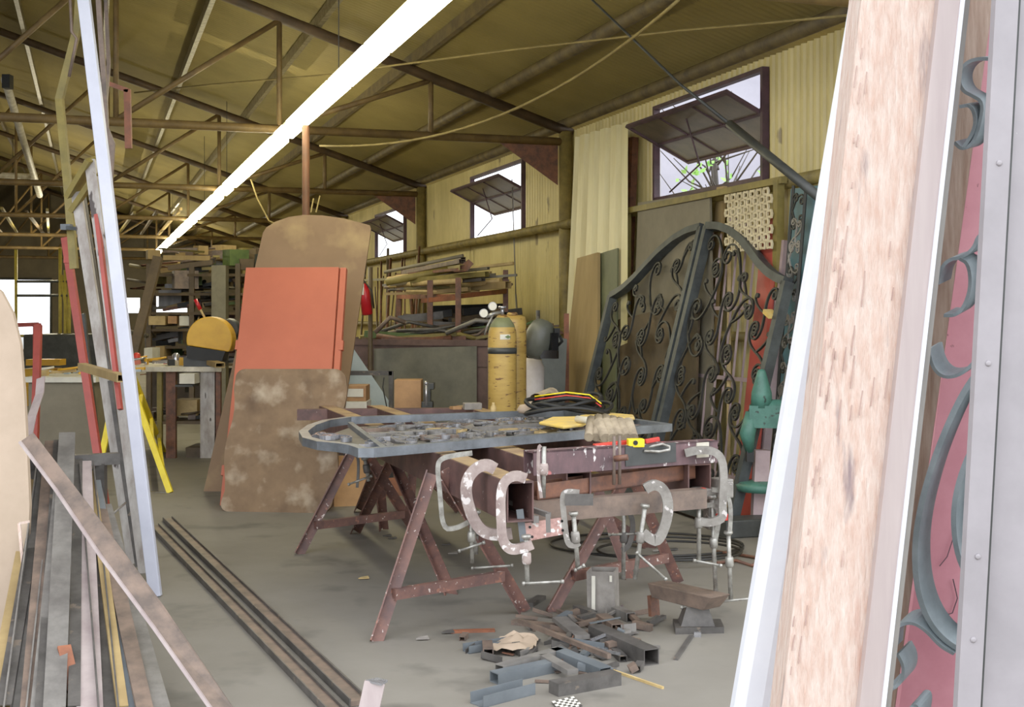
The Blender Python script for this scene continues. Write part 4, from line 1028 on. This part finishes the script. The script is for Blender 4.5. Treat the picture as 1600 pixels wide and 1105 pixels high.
carton(225, 238, 544, 560, Yr-.9, .4, 'paper', 'white carton low on the tall rack at the foot of the brace')
carton(243, 257, 541, 561, Yr-.1, .4, 'plywood', 'upright tan carton low on the tall rack')
clutter(24, lambda r, i: V((W(5.2+r.uniform(-3, 1), 30, 0).x, W(5, 30, 0).y+r.uniform(-3, 3), 0)), ['stored_offcut'], ms, 'piece lying on the floor in the far end of the hall', 'offcut', 'pieces on the far floor', 44)
# far yellow scaffold by the loading door
t = thing('scaffold', 'yellow tubular scaffold frame beside the far bright doorway', 'scaffold', P(90, 640, 27))
Y = 27.0
for x, yt in ((94, 388), (102, 422), (108, 420), (25, 390)):
    M().tube([dn(P(x, yt, Y), 0), P(x, yt, Y)], .035, 8).make('upright', 'scaffold_yellow', t)
for y in (440, 462, 525, 548):
    M().tube([P(25, y, Y), P(108, y, Y)], .03, 7).make('cross_tube', 'dark_grey' if y != 525 else 'scaffold_yellow', t)
M().tube([P(96, 430, Y), P(112, 548, Y)], .035, 7).make('diagonal_tube', 'scaffold_yellow', t)
one('steel_post', M().bar(P(58, 505, 18), dn(P(58, 505, 18), 0), .09, .09).bar(P(26, 508, 18), P(60, 507, 18), .05, .06), 'red_paint', 'red-orange gallows post standing before the far bright doorway', 'post')
one('loader', M().box(P(72, 566, 21), (.55, .3, .1)).box(P(66, 590, 21), (.5, .4, .3)).box(dn(P(66, 600, 21), .15), (.6, .5, .3)), 'yellow_paint', 'orange-yellow low machine on the far floor by the doorway', 'machine')
one('storage_bin', M().box(V((-8.6, 25.2, .55)), (1.6, 1.2, 1.1)), 'dark_grey', 'dark bin in front of the far doorway', 'bin', bevel=.03)
# roof lumber hanging under far trusses
for i in range(10):
    a = W(3.0+.35*i, 24+r2.uniform(-1, 1), 1.82); b = W(3.0+.35*i+r2.uniform(-.2, .2), 30.6+r2.uniform(-1, 1), 1.82)
    one('stored_length', M().bar(a, b, .05, .05), r2.choice(('khaki_paint', 'dark_board', 'wood_yellow')), 'long length stored across the truss chords in the far bays', 'bar', 'lengths stored on the trusses')
# ropes and cables under the roof
one('rope', M().tube([P(500+i*(1060-500)/20, 228+((i/20)**2.1)*(-228)+6*math.sin(i/20*PI), 12.6-4.4*i/20) for i in range(21)], .011, 6), 'rope', 'sagging pale rope slung from the truss to above the big window', 'rope')
one('rope', M().tube([P(570, 108, 11.5), P(800, 78, 10.5), P(1060, 48, 9.4), P(1200, 36, 8.7), P(1345, 22, 7.9)], .009, 6), 'rope', 'taut pale line running straight under the roof sheets', 'rope')
one('rope', M().tube([P(210, 145, 15), P(330, 132, 14), P(570, 112, 12.6)], .009, 6), 'rope', 'thin line strung across the roof bay above the hanging strap', 'rope')
one('rope', M().tube([P(392, 280, 17), P(402, 310, 17), P(420, 345, 17), P(436, 352, 17)], .012, 6).tube([P(490, 310, 16), P(486, 332, 16)], .01, 5).tube([P(500, 306, 16), P(494, 332, 16)], .01, 5), 'rope', 'loose rope ends dangling near the rusty pipe post', 'rope')
# ================================================================ foreground, door side with the window wall
def slat(name, l0, l1, r0, r1, Y, th, mt, label, cat, y0=-260, toground=True, bevel=0, dy=0):
    """upright member: its edges pass through picture columns l0->l1, r0->r1 between rows 0 and 1105"""
    yb = HY+EYE*F/Y
    def e(a, b, y): return P(a+(b-a)*y/1105, y, Y+dy)
    pts = [e(l0, l1, yb), e(r0, r1, yb), e(r0, r1, y0), e(l0, l1, y0)]
    m = M().prism(pts, V((0, th, 0)))
    return one(name, m, mt, label, cat, bevel=bevel)
slat('white_post', 1337, 1150, 1384, 1206, 2.42, .07, 'white_paint', 'thick white painted square post slanting beside the raw timber', 'post', bevel=.018)
o = slat('timber_beam', 1346, 1222, 1464, 1340, 2.12, .09, 'fresh_wood', 'rough raw timber beam with splintered edge standing in the doorway', 'beam', bevel=.003)
m = M(); rs = random.Random(12)
for i in range(60):
    y = rs.choice((rs.uniform(340, 640), rs.uniform(20, 1080))); x = 1346-124*y/1105+rs.uniform(2, 22) if i % 3 else 1346-124*y/1105+rs.uniform(0, 110)
    L = rs.uniform(8, 34) if i % 3 else rs.uniform(20, 70)
    m.bar(P(x, y, 2.12), P(x-L*.11+rs.uniform(-1, 1), y+L, 2.118), .0015, .002, V((0, 1, 0)))
sp = m.make('splinter', 'splinter_tan', o); sp['kind'] = 'stuff'
t = thing('steel_stile', 'pinkish-grey steel gate stile with a bright rounded edge beside the raw timber', 'steel bar', V((.65, 2.1, 0)))
def edge(a, b, Y, y): return P(a+(b-a)*y/1105, y, Y)
def upr(name, l0, l1, r0, r1, Y, th, mt, par, y0=-260):
    yb = HY+EYE*F/Y
    return M().prism([edge(l0, l1, Y, yb), edge(r0, r1, Y, yb), edge(r0, r1, Y, y0), edge(l0, l1, Y, y0)], V((0, th, 0))).make(name, mt, par)
upr('flat_face', 1467, 1343, 1502, 1378, 2.1, .03, 'flange_steel', t)
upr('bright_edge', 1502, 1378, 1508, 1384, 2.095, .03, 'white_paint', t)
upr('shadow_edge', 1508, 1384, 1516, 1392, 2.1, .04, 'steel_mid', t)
upr('inner_timber', 1514, 1384, 1552, 1398, 2.3, .04, 'grey_wood', t)
# pink pillar behind the scrolls
t = thing('pink_board', 'pink painted board speckled with nail holes behind the iron scrolls', 'board', V((.8, 2.36, 0)))
upr('board_face', 1548, 1405, 1660, 1560, 2.36, .03, 'pink_paint', t)
M().tube([P(1489, 905, 2.355), P(1496, 935, 2.355), P(1488, 958, 2.355), P(1476, 962, 2.355), P(1466, 955, 2.355)], .0012, 5).tube([P(1493, 830, 2.355), P(1480, 870, 2.355), P(1468, 885, 2.355)], .001, 5).make('pencil_mark', 'purple_frame', t)
# scroll straps
t = thing('scroll_straps', 'curled flat grey iron straps filling the gap beside the lilac sheet', 'ironwork', V((.8, 2.2, 0)))
def strap(pts, Y=2.22, a=.006, b=.06, nm='strap', mt='strap_iron'):
    pts = [P(x, y, Y) for x, y in pts]
    for _ in range(2):
        o = [pts[0]]
        for u, v in zip(pts, pts[1:]): o += [u.lerp(v, .25), u.lerp(v, .75)]
        o.append(pts[-1]); pts = o
    dd = V((.8, 1, .25)).normalized()
    m = M(); n = len(pts); vs = []
    for i, p in enumerate(pts):
        d = (pts[min(i+1, n-1)]-pts[max(i-1, 0)]).normalized(); sd = dd.cross(d).normalized()
        vs += [p-sd*a/2-dd*b/2, p+sd*a/2-dd*b/2, p+sd*a/2+dd*b/2, p-sd*a/2+dd*b/2]
    fs = [(i*4+k, i*4+(k+1) % 4, (i+1)*4+(k+1) % 4, (i+1)*4+k) for i in range(n-1) for k in range(4)]+[(3, 2, 1, 0), (n*4-4, n*4-3, n*4-2, n*4-1)]
    return m.add(vs, fs).make(nm, mt, t)
strap([(1560, 92), (1536, 90), (1516, 98), (1506, 118), (1512, 140), (1528, 148), (1545, 158), (1540, 190), (1530, 222), (1512, 232), (1500, 220)])
strap([(1508, 165), (1526, 162), (1534, 185), (1528, 208), (1514, 228)])
strap([(1556, 360), (1538, 362), (1530, 385), (1512, 398), (1490, 402), (1478, 418), (1474, 440)])
strap([(1508, 400), (1522, 408), (1526, 440), (1518, 470), (1504, 488), (1484, 488)])
strap([(1460, 540), (1466, 568), (1482, 584), (1505, 582), (1525, 568), (1545, 540)])
strap([(1536, 575), (1512, 610), (1484, 670), (1462, 730), (1444, 800), (1438, 860), (1444, 920), (1462, 965), (1490, 995), (1520, 1010)], a=.01)
strap([(1560, 660), (1528, 690), (1508, 740), (1498, 790), (1502, 850), (1520, 895), (1560, 930)], a=.009, mt='strap_iron')
strap([(1398, 1010), (1400, 985), (1412, 968), (1434, 962), (1456, 975), (1478, 1000), (1500, 1012)])
strap([(1412, 1012), (1422, 1030), (1420, 1052), (1406, 1066), (1396, 1066)])
strap([(1428, 1105), (1436, 1090), (1446, 1094), (1440, 1130)])
M().bar(P(1562, 40, 2.24), P(1500, 1200, 2.24), .006, .05, V((0, 1, 0))).make('upright_strap', 'strap_iron', t)
# lilac sheet door
t = thing('sheet_metal_door', 'lilac-grey sheet metal door leaf with a folded edge strip', 'door', V((.8, 2.05, 0)))
upr('edge_strip', 1556, 1496, 1592, 1532, 2.03, .02, 'lilac_sheet', t)
upr('seam', 1592, 1532, 1595, 1535, 2.045, .02, 'dark_grey', t)
upr('door_sheet', 1595, 1535, 1760, 1700, 2.05, .02, 'lilac_sheet', t)
for y in (255, 568, 870, 1000):
    M().lathe(P(1563-60*y/1105+12, y, 2.03), [(.005, 0), (.0045, .002), (.002, .003)], 10, V((0, -1, 0))).make('rivet', 'lilac_sheet', t)

# ================================================================ entrance side frames and bars
# tall white flat
one('white_rail', M().bar(G(243, 932), P(117, -120, 6.95), .065, .04, V((0, 1, 0))), 'white_bar', 'tall white painted steel bar standing upright at the front of the frames', 'bar', bevel=.004)
t = thing('door_frame', 'bundle edge of grey and white worn door frames leaning behind the tall white bar', 'door frame', G(220, 900))
def up2(x0, y0, Y0, x1, w, mt, nm, h=.04, yb=None):
    q = G(x1, yb) if yb else None
    return M().bar(q, P(x0, y0, Y0), w, h, V((0, 1, 0))).make(nm, mt, t)
up2(120, 300, 7.6, 208, .06, 'white_rail', 'upright', yb=880)
up2(141, 250, 7.5, 226, .06, 'white_rail', 'upright', yb=895)
up2(129, 300, 7.7, 216, .025, 'steel_dark', 'gap_strip', yb=885)
up2(160, 225, 7.35, 236, .035, 'rust', 'inner_strip', yb=905)
M().bar(P(150, 325, 7.5), P(188, 640, 7.15), .022, .04, V((0, 1, 0))).make('red_strip', 'red_paint', t)
M().bar(P(112, 305, 7.6), P(146, 248, 7.5), .03, .14, V((0, 1, 0))).make('head_piece', 'khaki_paint', t)
M().bar(P(112, 330, 7.6), P(152, 270, 7.5), .03, .05, V((0, 1, 0))).make('head_piece', 'khaki_paint', t)
one('lock_box', M().box(P(104, 355, 7.9), (.06, .05, .035)).bar(P(104, 355, 7.9), P(122, 358, 7.62), .02, .02), 'blue_grey', 'little grey lock case sticking out from the frames near their top', 'lock')
one('red_bar', M().bar(G(166, 800), P(102, 372, 10.1), .055, .05, V((0, 1, 0))).box(P(108, 405, 10.05), (.07, .05, .06)), 'red_paint', 'tall thin red steel bar leaning behind the grey door frames', 'bar')
one('square_tube', M().hollow(P(128, 573, 7.9), P(190, 591, 7.0), .05, .045, .006), 'plywood', 'tan square tube poking out across the frames, black open end facing out', 'tube')
one('blue_strip', M().bar(G(160, 770), P(128, 490, 10.6), .05, .04, V((0, 1, 0))), 'dark_grey', 'dark blue-grey strip standing at the corner of the pale cabinet', 'strip')
# bent tan frame rising at upper corner and hanging strap
one('bent_strip', M().sweep([P(116, 420, 7.9), P(106, 290, 8.0), P(93, 155, 8.2), P(122, 40, 8.2), P(128, -80, 8.2)], .045, .04, V((0, 1, 0))), 'khaki_paint', 'bent tan steel strip rising up into the roof beside the tall white bar', 'strip')
one('hanging_straps', M().sweep([P(150, -60, 7.9), P(158, 60, 7.9), P(163, 130, 7.9), P(166, 200, 7.9), P(176, 225, 7.9), P(172, 290, 7.9)], .03, .02, V((0, 1, 0))).sweep([P(163, -60, 8), P(170, 100, 8), P(164, 180, 8), P(170, 240, 8), P(172, 300, 8)], .02, .02, V((0, 1, 0))).tube([P(108, -40, 8), P(112, 50, 8), P(120, 60, 8), P(108, 120, 8)], .01, 6), 'steel_brown', 'twisted rusty straps hanging down from the roof beside the tall white bar', 'strap')
one('hanging_bracket', M().bar(P(168, 130, 9), P(201, 142, 9), .03, .03).bar(P(199, 140, 9), P(201, 232, 9), .045, .03, V((0, 1, 0))), 'rust_orange', 'orange-rust angle bracket hanging in the air near the rusty straps', 'bracket')
# pale cabinet
t = thing('cabinet', 'pale grey cabinet with a white cluttered top behind the steel bars', 'cabinet', G(100, 735))
c0 = V((P(95, 600, 12.2).x, 12.55, 0))
M().box(c0+UP*.42, (.62, .7, .84)).make('body', 'dull_board', t, bevel=.005)
M().box(c0+UP*.87, (.7, .8, .05)).make('cabinet_top', 'paper', t)
clutter(12, lambda r, i: c0+V((r.uniform(-.3, .3), r.uniform(-.35, .3), .896)), ['tool', 'tin'], ['paper', 'yellow_paint', 'pale_blue', 'wood_yellow', 'orange_paint'], 'small thing lying on the pale cabinet top', 'tool', 'things on the pale cabinet', 61)
one('red_bar', M().bar(G(52, 760), P(60, 508, 11.6), .06, .05, V((0, 1, 0))), 'red_paint', 'short red bar standing between the tan panel and the pale cabinet', 'bar')
# tan round-topped panel at the picture edge
Yp = 5.9
pts = [(16, 1012), (-30, 985), (-150, 985), (-150, 470), (-60, 440), (-20, 438), (2, 456), (20, 490), (32, 540), (38, 620), (42, 700), (46, 790), (44, 842), (30, 930)]
m = M().prism([P(x, y, 5.75+(1012-y)*.0009) for x, y in pts], V((0, .03, 0)))
one('tan_panel', m, 'tan_board', 'large tan panel with a rounded top corner at the end of the bar pile', 'panel')
one('panel_trestle', M().bar(V((-2.35, 6.3, 0)), P(-60, 600, 6.3), .06, .06).bar(V((-2.9, 6.35, 0)), P(-140, 600, 6.3), .06, .06), 'dark_grey', 'dark stand behind the large tan panel', 'stand')
one('wood_splinter', M().bar(P(36, 885, 5.75), P(30, 818, 5.8), .012, .01, V((0, 1, 0))).bar(P(30, 818, 5.8), P(46, 815, 5.8), .012, .01), 'fresh_wood', 'thin pale splinter caught on the edge of the large tan panel', 'splinter')
# rest bar for the long bars
t = thing('rest_trestle', 'dark low trestle the long steel bars rest on', 'trestle', V((-2.1, 6.6, 0)))
M().bar(V((-2.6, 6.62, .72)), V((-2.12, 6.9, .72)), .06, .06).make('top_bar', 'steel_dark', t)
for p in ((-2.5, 6.66), (-2.2, 6.83)): M().bar(V((p[0], p[1]+.05, 0)), V((p[0], p[1]+.02, .7)), .05, .05).make('leg', 'steel_dark', t)
# long bars: (top px, top py, bottom px at row 1105, width px, kind, material, words)
bars = [
 (62, 740, -2, 34, 'plywood', 'mustard edged flat bar outermost in the pile, next to the tan panel', 'flat'),
 (74, 700, 26, 34, 'steel_mid', 'grey channel bar second from the tan panel in the pile', 'ch'),
 (84, 690, 52, 36, 'steel_brown', 'brown channel bar with a deep groove in the pile', 'flat'),
 (94, 694, 70, 26, 'steel_dark', 'dark narrow bar between two grooved ones in the pile', 'sq'),
 (105, 684, 86, 32, 'steel_mid', 'pale dusty square tube with a clean face in the pile', 'sq'),
 (122, 722, 116, 18, 'steel_dark', 'slim dark bar beside the dark gap of the pile', 'sq'),
 (128, 722, 140, 38, 'flange_steel', 'pinkish-grey broad flat bar in the pile', 'flat'),
 (135, 728, 168, 30, 'steel_dark', 'dark serrated looking bar in the pile', 'ch'),
 (141, 740, 190, 16, 'plywood', 'narrow angle bar with an ochre edge in the pile', 'sq'),
 (146, 752, 207, 28, 'blue_grey', 'blue-grey flat bar behind the broad torn one in the pile', 'flat'),
 (156, 790, 238, 46, 'steel_mid', 'broad grey bar with a torn corner, hall side of the pile', 'flat'),
 (66, 752, 8, 22, 'steel_dark', 'slim dark bar low at the tan panel side of the pile', 'sq'),
 (98, 712, 60, 20, 'steel_mid', 'slim grey bar low in the middle of the pile', 'sq'),
 (150, 770, 222, 24, 'steel_brown', 'brown bar under the broad grey one in the pile', 'sq')]
for i, (tx, ty, bx_, w, mt, lb, kd) in enumerate(bars):
    Yt = 6.75-.02*i; top = P(tx, ty, Yt)
    # the foot of the bar on the floor, through the picture column at the frame's bottom row
    ww = w*4.7/F*1.05; lift = .02+.012*(i % 3)
    p1 = P(bx_, 1105, 4.75); p1.z = max(p1.z, .06)
    d = (p1-top); foot = top+d*((top.z-lift)/(top.z-p1.z)) if top.z-p1.z > .05 else p1
    if foot.y < 4.2: foot = top.lerp(foot, (top.y-4.2)/(top.y-foot.y))
    m = M()
    if kd == 'ch': m.channel(top, foot, ww, ww*.7, .006, UP)
    elif kd == 'sq': m.hollow(top, foot, ww, ww*.8, .005, UP)
    else: m.bar(top, foot, ww, .012, UP)
    one('steel_bar', m, mt, lb, 'bar', 'long bars piled by the entrance')
for i, (x0, y0, x1, y1, lb) in enumerate([(108, 705, 100, 685, 'orange-brown'), (30, 640, 62, 600, 'pale'), ]):
    pass
one('thin_rod', M().tube([P(112, 940, 5.4), P(128, 872, 5.9)], .009, 6), 'dull_board', 'short pale stick poking up from the pile of bars', 'stick')
one('thin_rod', M().tube([P(116, 845, 5.9), P(150, 828, 6.2), P(180, 800, 6.5), P(196, 786, 6.8)], .006, 6), 'steel_mid', 'thin wire curving out of the pile of bars', 'wire')
one('red_offcut', M().bar(P(100, 1010, 5.0), P(116, 1080, 4.85), .05, .012), 'rust_orange', 'orange-red offcut low between the piled bars', 'offcut')
one('curved_strap', M().sweep([P(44, 680, 6.9), P(50, 650, 7.0), P(62, 615, 7.2), P(64, 590, 7.3)], .05, .01, V((0, 1, 0))).bar(P(46, 690, 6.88), P(60, 1020, 6.9), .04, .01, V((0, 1, 0))), 'flange_steel', 'pale curved strap rising above the bar pile beside the tan panel', 'strap')
# slanting rusty plate across the pile
a0, a1 = P(32, 690, 5.6), P(52, 676, 5.62); b0 = P(348, 1130, 4.66); b1 = P(372, 1112, 4.72)
b0.z = .005; b1.z = .02
ed = [a0, a0.lerp(b0, .2)+V((.004, 0, .004)), a0.lerp(b0, .45)-V((.004, 0, 0)), a0.lerp(b0, .7)+V((.004, 0, 0)), b0, b1, a1.lerp(b1, .66)+V((.01, 0, .012)), a1.lerp(b1, .3)+V((.006, 0, .01)), a1]
t = thing('rusty_plate', 'long rusty brown flat plate leaning diagonally across the bar pile', 'steel plate', b0)
M().prism(ed, V((.0, .012, -.006))).make('plate', 'steel_brown', t)
M().sweep([p-V((.002, .004, 0)) for p in ed[:5]], .012, .014, V((0, 1, 0))).make('bright_edge', 'flange_steel', t)
# two pairs of rails on the floor
def rail(x0, y0, x1, y1, w, lb):
    p, q = G(x0, y0, .012), G(x1, y1, .012)
    t = thing('floor_rail', lb, 'rail', p.lerp(q, .5))
    M().bar(p, q, w, .02).make('flat', 'steel_brown', t)
    s = (q-p).normalized().cross(UP)
    M().bar(p-s*w/2+UP*.006, q-s*w/2+UP*.006, .008, .035).make('lip', 'steel_dark', t)
    M().bar(p+s*w/2+UP*.006, q+s*w/2+UP*.006, .006, .03).make('lip', 'steel_dark', t)
rail(241, 823, 525, 1115, .06, 'long rusty rail lying on the floor, the one beside the white bar')
rail(262, 812, 560, 1099, .065, 'long rusty rail lying on the floor, the one nearer the work table')
t = thing('steel_stub', 'short upright pinkish steel stub with a flared top standing by the rail ends', 'steel post', G(575, 1125))
p = G(572, 1130); q = P(586, 1066, 4.72)
M().bar(p, q, .075, .05, V((0, 1, 0))).make('stem', 'flange_steel', t)
M().prism([P(572, 1066, 4.7), P(590, 1062, 4.74), P(606, 1066, 4.74), P(596, 1072, 4.68)], UP*.008).make('flared_cap', 'steel_shiny', t)

# ================================================================ scrap heap under the table end
def sc(name, x0, y0, x1, y1, w, h, mt, label, kind='h', z=0.0, z1=None, grp=None, cat='offcut'):
    p, q = G(x0, y0), G(x1, y1); p = p+UP*(z+h/2); q = q+UP*((z if z1 is None else z1)+h/2)
    m = M()
    if kind == 'h': m.hollow(p, q, w, h, .004)
    elif kind == 'c': m.channel(p, q, w, h, .004)
    elif kind == 'a': m.angle(p, q, w, h, .004)
    else: m.bar(p, q, w, h)
    return one(name, m, mt, label, cat, grp)
c = G(943, 955)
t = thing('steel_box_section', 'upright grey square box section with a strip of white paint beside the scrap heap', 'steel box', c)
u = V((math.cos(.35), math.sin(.35), 0))
M().hollow(c+UP*.002, c+UP*.21+V((-.005, 0, 0)), .14, .13, .006, V((.25, 1, 0))).make('box_section', 'stone', t)
M().box(c+V((-.055, -.068, .1)), (.018, .004, .18), rz=-.24).box(c+V((.03, -.085, .18)), (.012, .004, .03), rz=-.24).make('paint_strip', 'paper', t)
# anvil-like block
c = G(1085, 985)
t = thing('anvil', 'small rusty anvil with a long flat face standing beyond the scrap heap', 'anvil', c)
M().prism([c+V((-.10, -.08, 0)), c+V((.13, -.06, 0)), c+V((.14, .1, 0)), c+V((-.09, .1, 0))], UP*.03).make('foot', 'steel_dark', t)
M().hexa([c+V((-.07, -.05, .03)), c+V((.09, -.05, .03)), c+V((.09, .07, .03)), c+V((-.07, .07, .03)), c+V((-.04, -.03, .12)), c+V((.06, -.03, .12)), c+V((.06, .05, .12)), c+V((-.04, .05, .12))]).make('waist', 'steel_dark', t)
d = V((.62, -.75, 0)).normalized(); s = V((.75, .62, 0)).normalized()
o1 = c+V((-.02, .03, .12))
M().hexa([o1-d*.2-s*.05, o1+d*.14-s*.06, o1+d*.14+s*.06, o1-d*.2+s*.05, o1-d*.22-s*.06+UP*.07, o1+d*.2-s*.065+UP*.07, o1+d*.2+s*.065+UP*.07, o1-d*.22+s*.06+UP*.07]).make('face_block', 'steel_brown', t, bevel=.004)
M().bar(o1-d*.24, o1-d*.23+UP*-.1, .06, .02).make('end_tab', 'rust', t)
sc('square_tube', 930, 1000, 1018, 1040, .075, .07, 'steel_dark', 'thick brown square tube with an open square end in the scrap heap', 'h')
sc('square_tube', 865, 1086, 963, 1068, .07, .05, 'steel_dark', 'dark kinked tube lying lowest in the scrap heap', 'b')
sc('channel_piece', 745, 1103, 826, 1082, .08, .045, 'blue_grey', 'short blue-grey channel at the front of the scrap heap', 'c')
sc('channel_piece', 772, 1068, 866, 1048, .06, .045, 'blue_grey', 'blue-grey angle pointing at the white chipped plate', 'h')
sc('square_tube', 780, 1058, 875, 1030, .05, .05, 'steel_mid', 'grey tube end lying across the blue-grey angle', 'h')
sc('square_tube', 868, 1030, 946, 1062, .06, .05, 'blue_grey', 'blue-grey tube forming a V with the kinked one', 'h')
sc('square_tube', 728, 1020, 832, 1004, .06, .035, 'blue_grey', 'slender channel lying under the crumpled cloth', 'c')
sc('flat_bar', 802, 975, 890, 985, .05, .02, 'steel_brown', 'brown flat strip at the back of the scrap heap', 'b')
sc('flat_bar', 812, 990, 952, 1048, .02, .02, 'steel_brown', 'long brown rod running diagonally through the scrap heap', 'b', .05)
sc('rusty_strip', 704, 989, 773, 987, .03, .012, 'rust_orange', 'orange rusty strip lying apart at the edge of the heap', 'b')
sc('flat_bar', 872, 958, 930, 985, .02, .02, 'steel_brown', 'brown bar running from the trestle foot into the heap', 'b')
sc('square_tube', 900, 958, 928, 968, .04, .04, 'steel_dark', 'short dark tube before the upright box section', 'h')
sc('square_tube', 962, 962, 986, 972, .05, .045, 'steel_mid', 'stubby grey tube with a square mouth near the box section', 'h')
sc('square_tube', 940, 975, 965, 992, .06, .03, 'steel_brown', 'brown stub tube in the middle of the heap', 'h', .02)
sc('wood_stick', 958, 1050, 1036, 1077, .01, .01, 'wood_yellow', 'thin yellow wooden stick on the floor beside the heap', 'b', cat='stick')
sc('square_tube', 761, 1014, 763, 1028, .045, .04, 'steel_brown', 'tiny square tube standing next to the crumpled cloth', 'h')
sc('flat_bar', 1056, 1032, 1080, 996, .02, .012, 'steel_dark', 'thin dark bar with a bright bolt end apart from the heap', 'b')
sc('bolt', 1084, 995, 1095, 995, .02, .02, 'steel_shiny', 'bright bolt lying at the end of the thin dark bar', 'b', cat='bolt')
sc('steel_strip', 876, 1014, 968, 1035, .012, .012, 'steel_shiny', 'shiny thin strip glinting through the middle of the heap', 'b', .03)
sc('curved_flat', 826, 948, 846, 936, .05, .02, 'steel_dark', 'dark bent strip between the two trestle feet', 'b', 0)
sc('round_steel', 874, 980, 910, 1010, .07, .02, 'steel_mid', 'broad grey plate piece lying in the heap', 'b', .03)
sc('wood_block', 850, 1040, 895, 1066, .05, .02, 'steel_mid', 'short grey plate leaning in the V of tubes', 'b', .03)
# crumpled cloth
m = M(); cc = G(806, 1016); vs = []; nn_ = 9
for i in range(nn_):
    for j in range(nn_):
        u, v = i/(nn_-1)-.5, j/(nn_-1)-.5; r_ = 1-.5*(abs(u)**3+abs(v)**3)
        vs.append(cc+V((u*.2*r_+v*.03, v*.24*r_, .02+.05*abs(noise.noise(V((u*5, v*5, 2))))+.03*(.5-abs(u))*(1+math.sin(v*14)))))
m.add(vs, [(i*nn_+j, (i+1)*nn_+j, (i+1)*nn_+j+1, i*nn_+j+1) for i in range(nn_-1) for j in range(nn_-1)], True)
one('crumpled_cloth', m, 'tan_board', 'beige crumpled cloth lying on the scrap heap', 'cloth')
# perforated plate
t = thing('perforated_plate', 'small white chequered perforated plate on the floor in front of the heap', 'plate', G(884, 1100))
a, b, c, d = G(862, 1098, .004), G(896, 1090, .004), G(910, 1104, .004), G(876, 1114, .004)
M().prism([a, b, c, d], UP*.003).make('plate', 'steel_dark', t)
m = M()
for i in range(7):
    for j in range(6):
        if (i+j) % 2: continue
        f = lambda u, v: a.lerp(b, u).lerp(d.lerp(c, u), v)+UP*.004
        m.prism([f(i/7, j/6), f((i+1)/7, j/6), f((i+1)/7, (j+1)/6), f(i/7, (j+1)/6)], UP*.001)
m.make('white_chequers', 'paper', t)
# small anonymous bits
r3 = random.Random(4)
for i in range(95):
    x = r3.gauss(920, 75); y = r3.gauss(1005, 26)
    if not (720 < x < 1105 and 950 < y < 1075): continue
    L = r3.uniform(.03, .16); a = r3.uniform(0, PI); w = r3.uniform(.012, .04); h = r3.choice((.006, .01, .02, .03))
    p = G(x, y)+UP*(h/2+r3.choice((0, .01, .03)) if abs(x-920) < 60 and abs(y-1005) < 25 else h/2)
    q = p+V((math.cos(a)*L, math.sin(a)*L, r3.uniform(0, .02)))
    m = M()
    if i % 4 == 0: m.hollow(p, q, w, w*.8, .003)
    elif i % 4 == 1: m.prism([p, p+(q-p).cross(UP).normalized()*w, q+(q-p).cross(UP).normalized()*w*.6, q], UP*.004)
    elif i % 4 == 2: m.angle(p, q, w, w, .003)
    else: m.bar(p, q, w, h)
    one('scrap_piece', m, r3.choice(('steel_dark', 'steel_brown', 'steel_mid', 'steel_dark', 'steel_brown', 'blue_grey', 'steel_shiny' if i % 3 == 0 else 'rust')), 'small steel scrap piece in the heap on the floor under the table end', 'offcut', 'steel scrap heap')
for i, (x, y) in enumerate([(598, 838), (606, 842), (690, 852), (700, 866), (560, 905), (1020, 862), (1045, 860), (650, 1000), (690, 990)]):
    p = G(x, y, .006)
    one('floor_scrap', M().prism([p, p+V((.06, .01, 0)), p+V((.05, .04, .005)), p+V((.01, .03, 0))], UP*.006), r3.choice(('wood_yellow', 'steel_dark', 'stone')), 'stray chip lying on the concrete floor around the trestle legs', 'chip', 'stray chips on the floor')
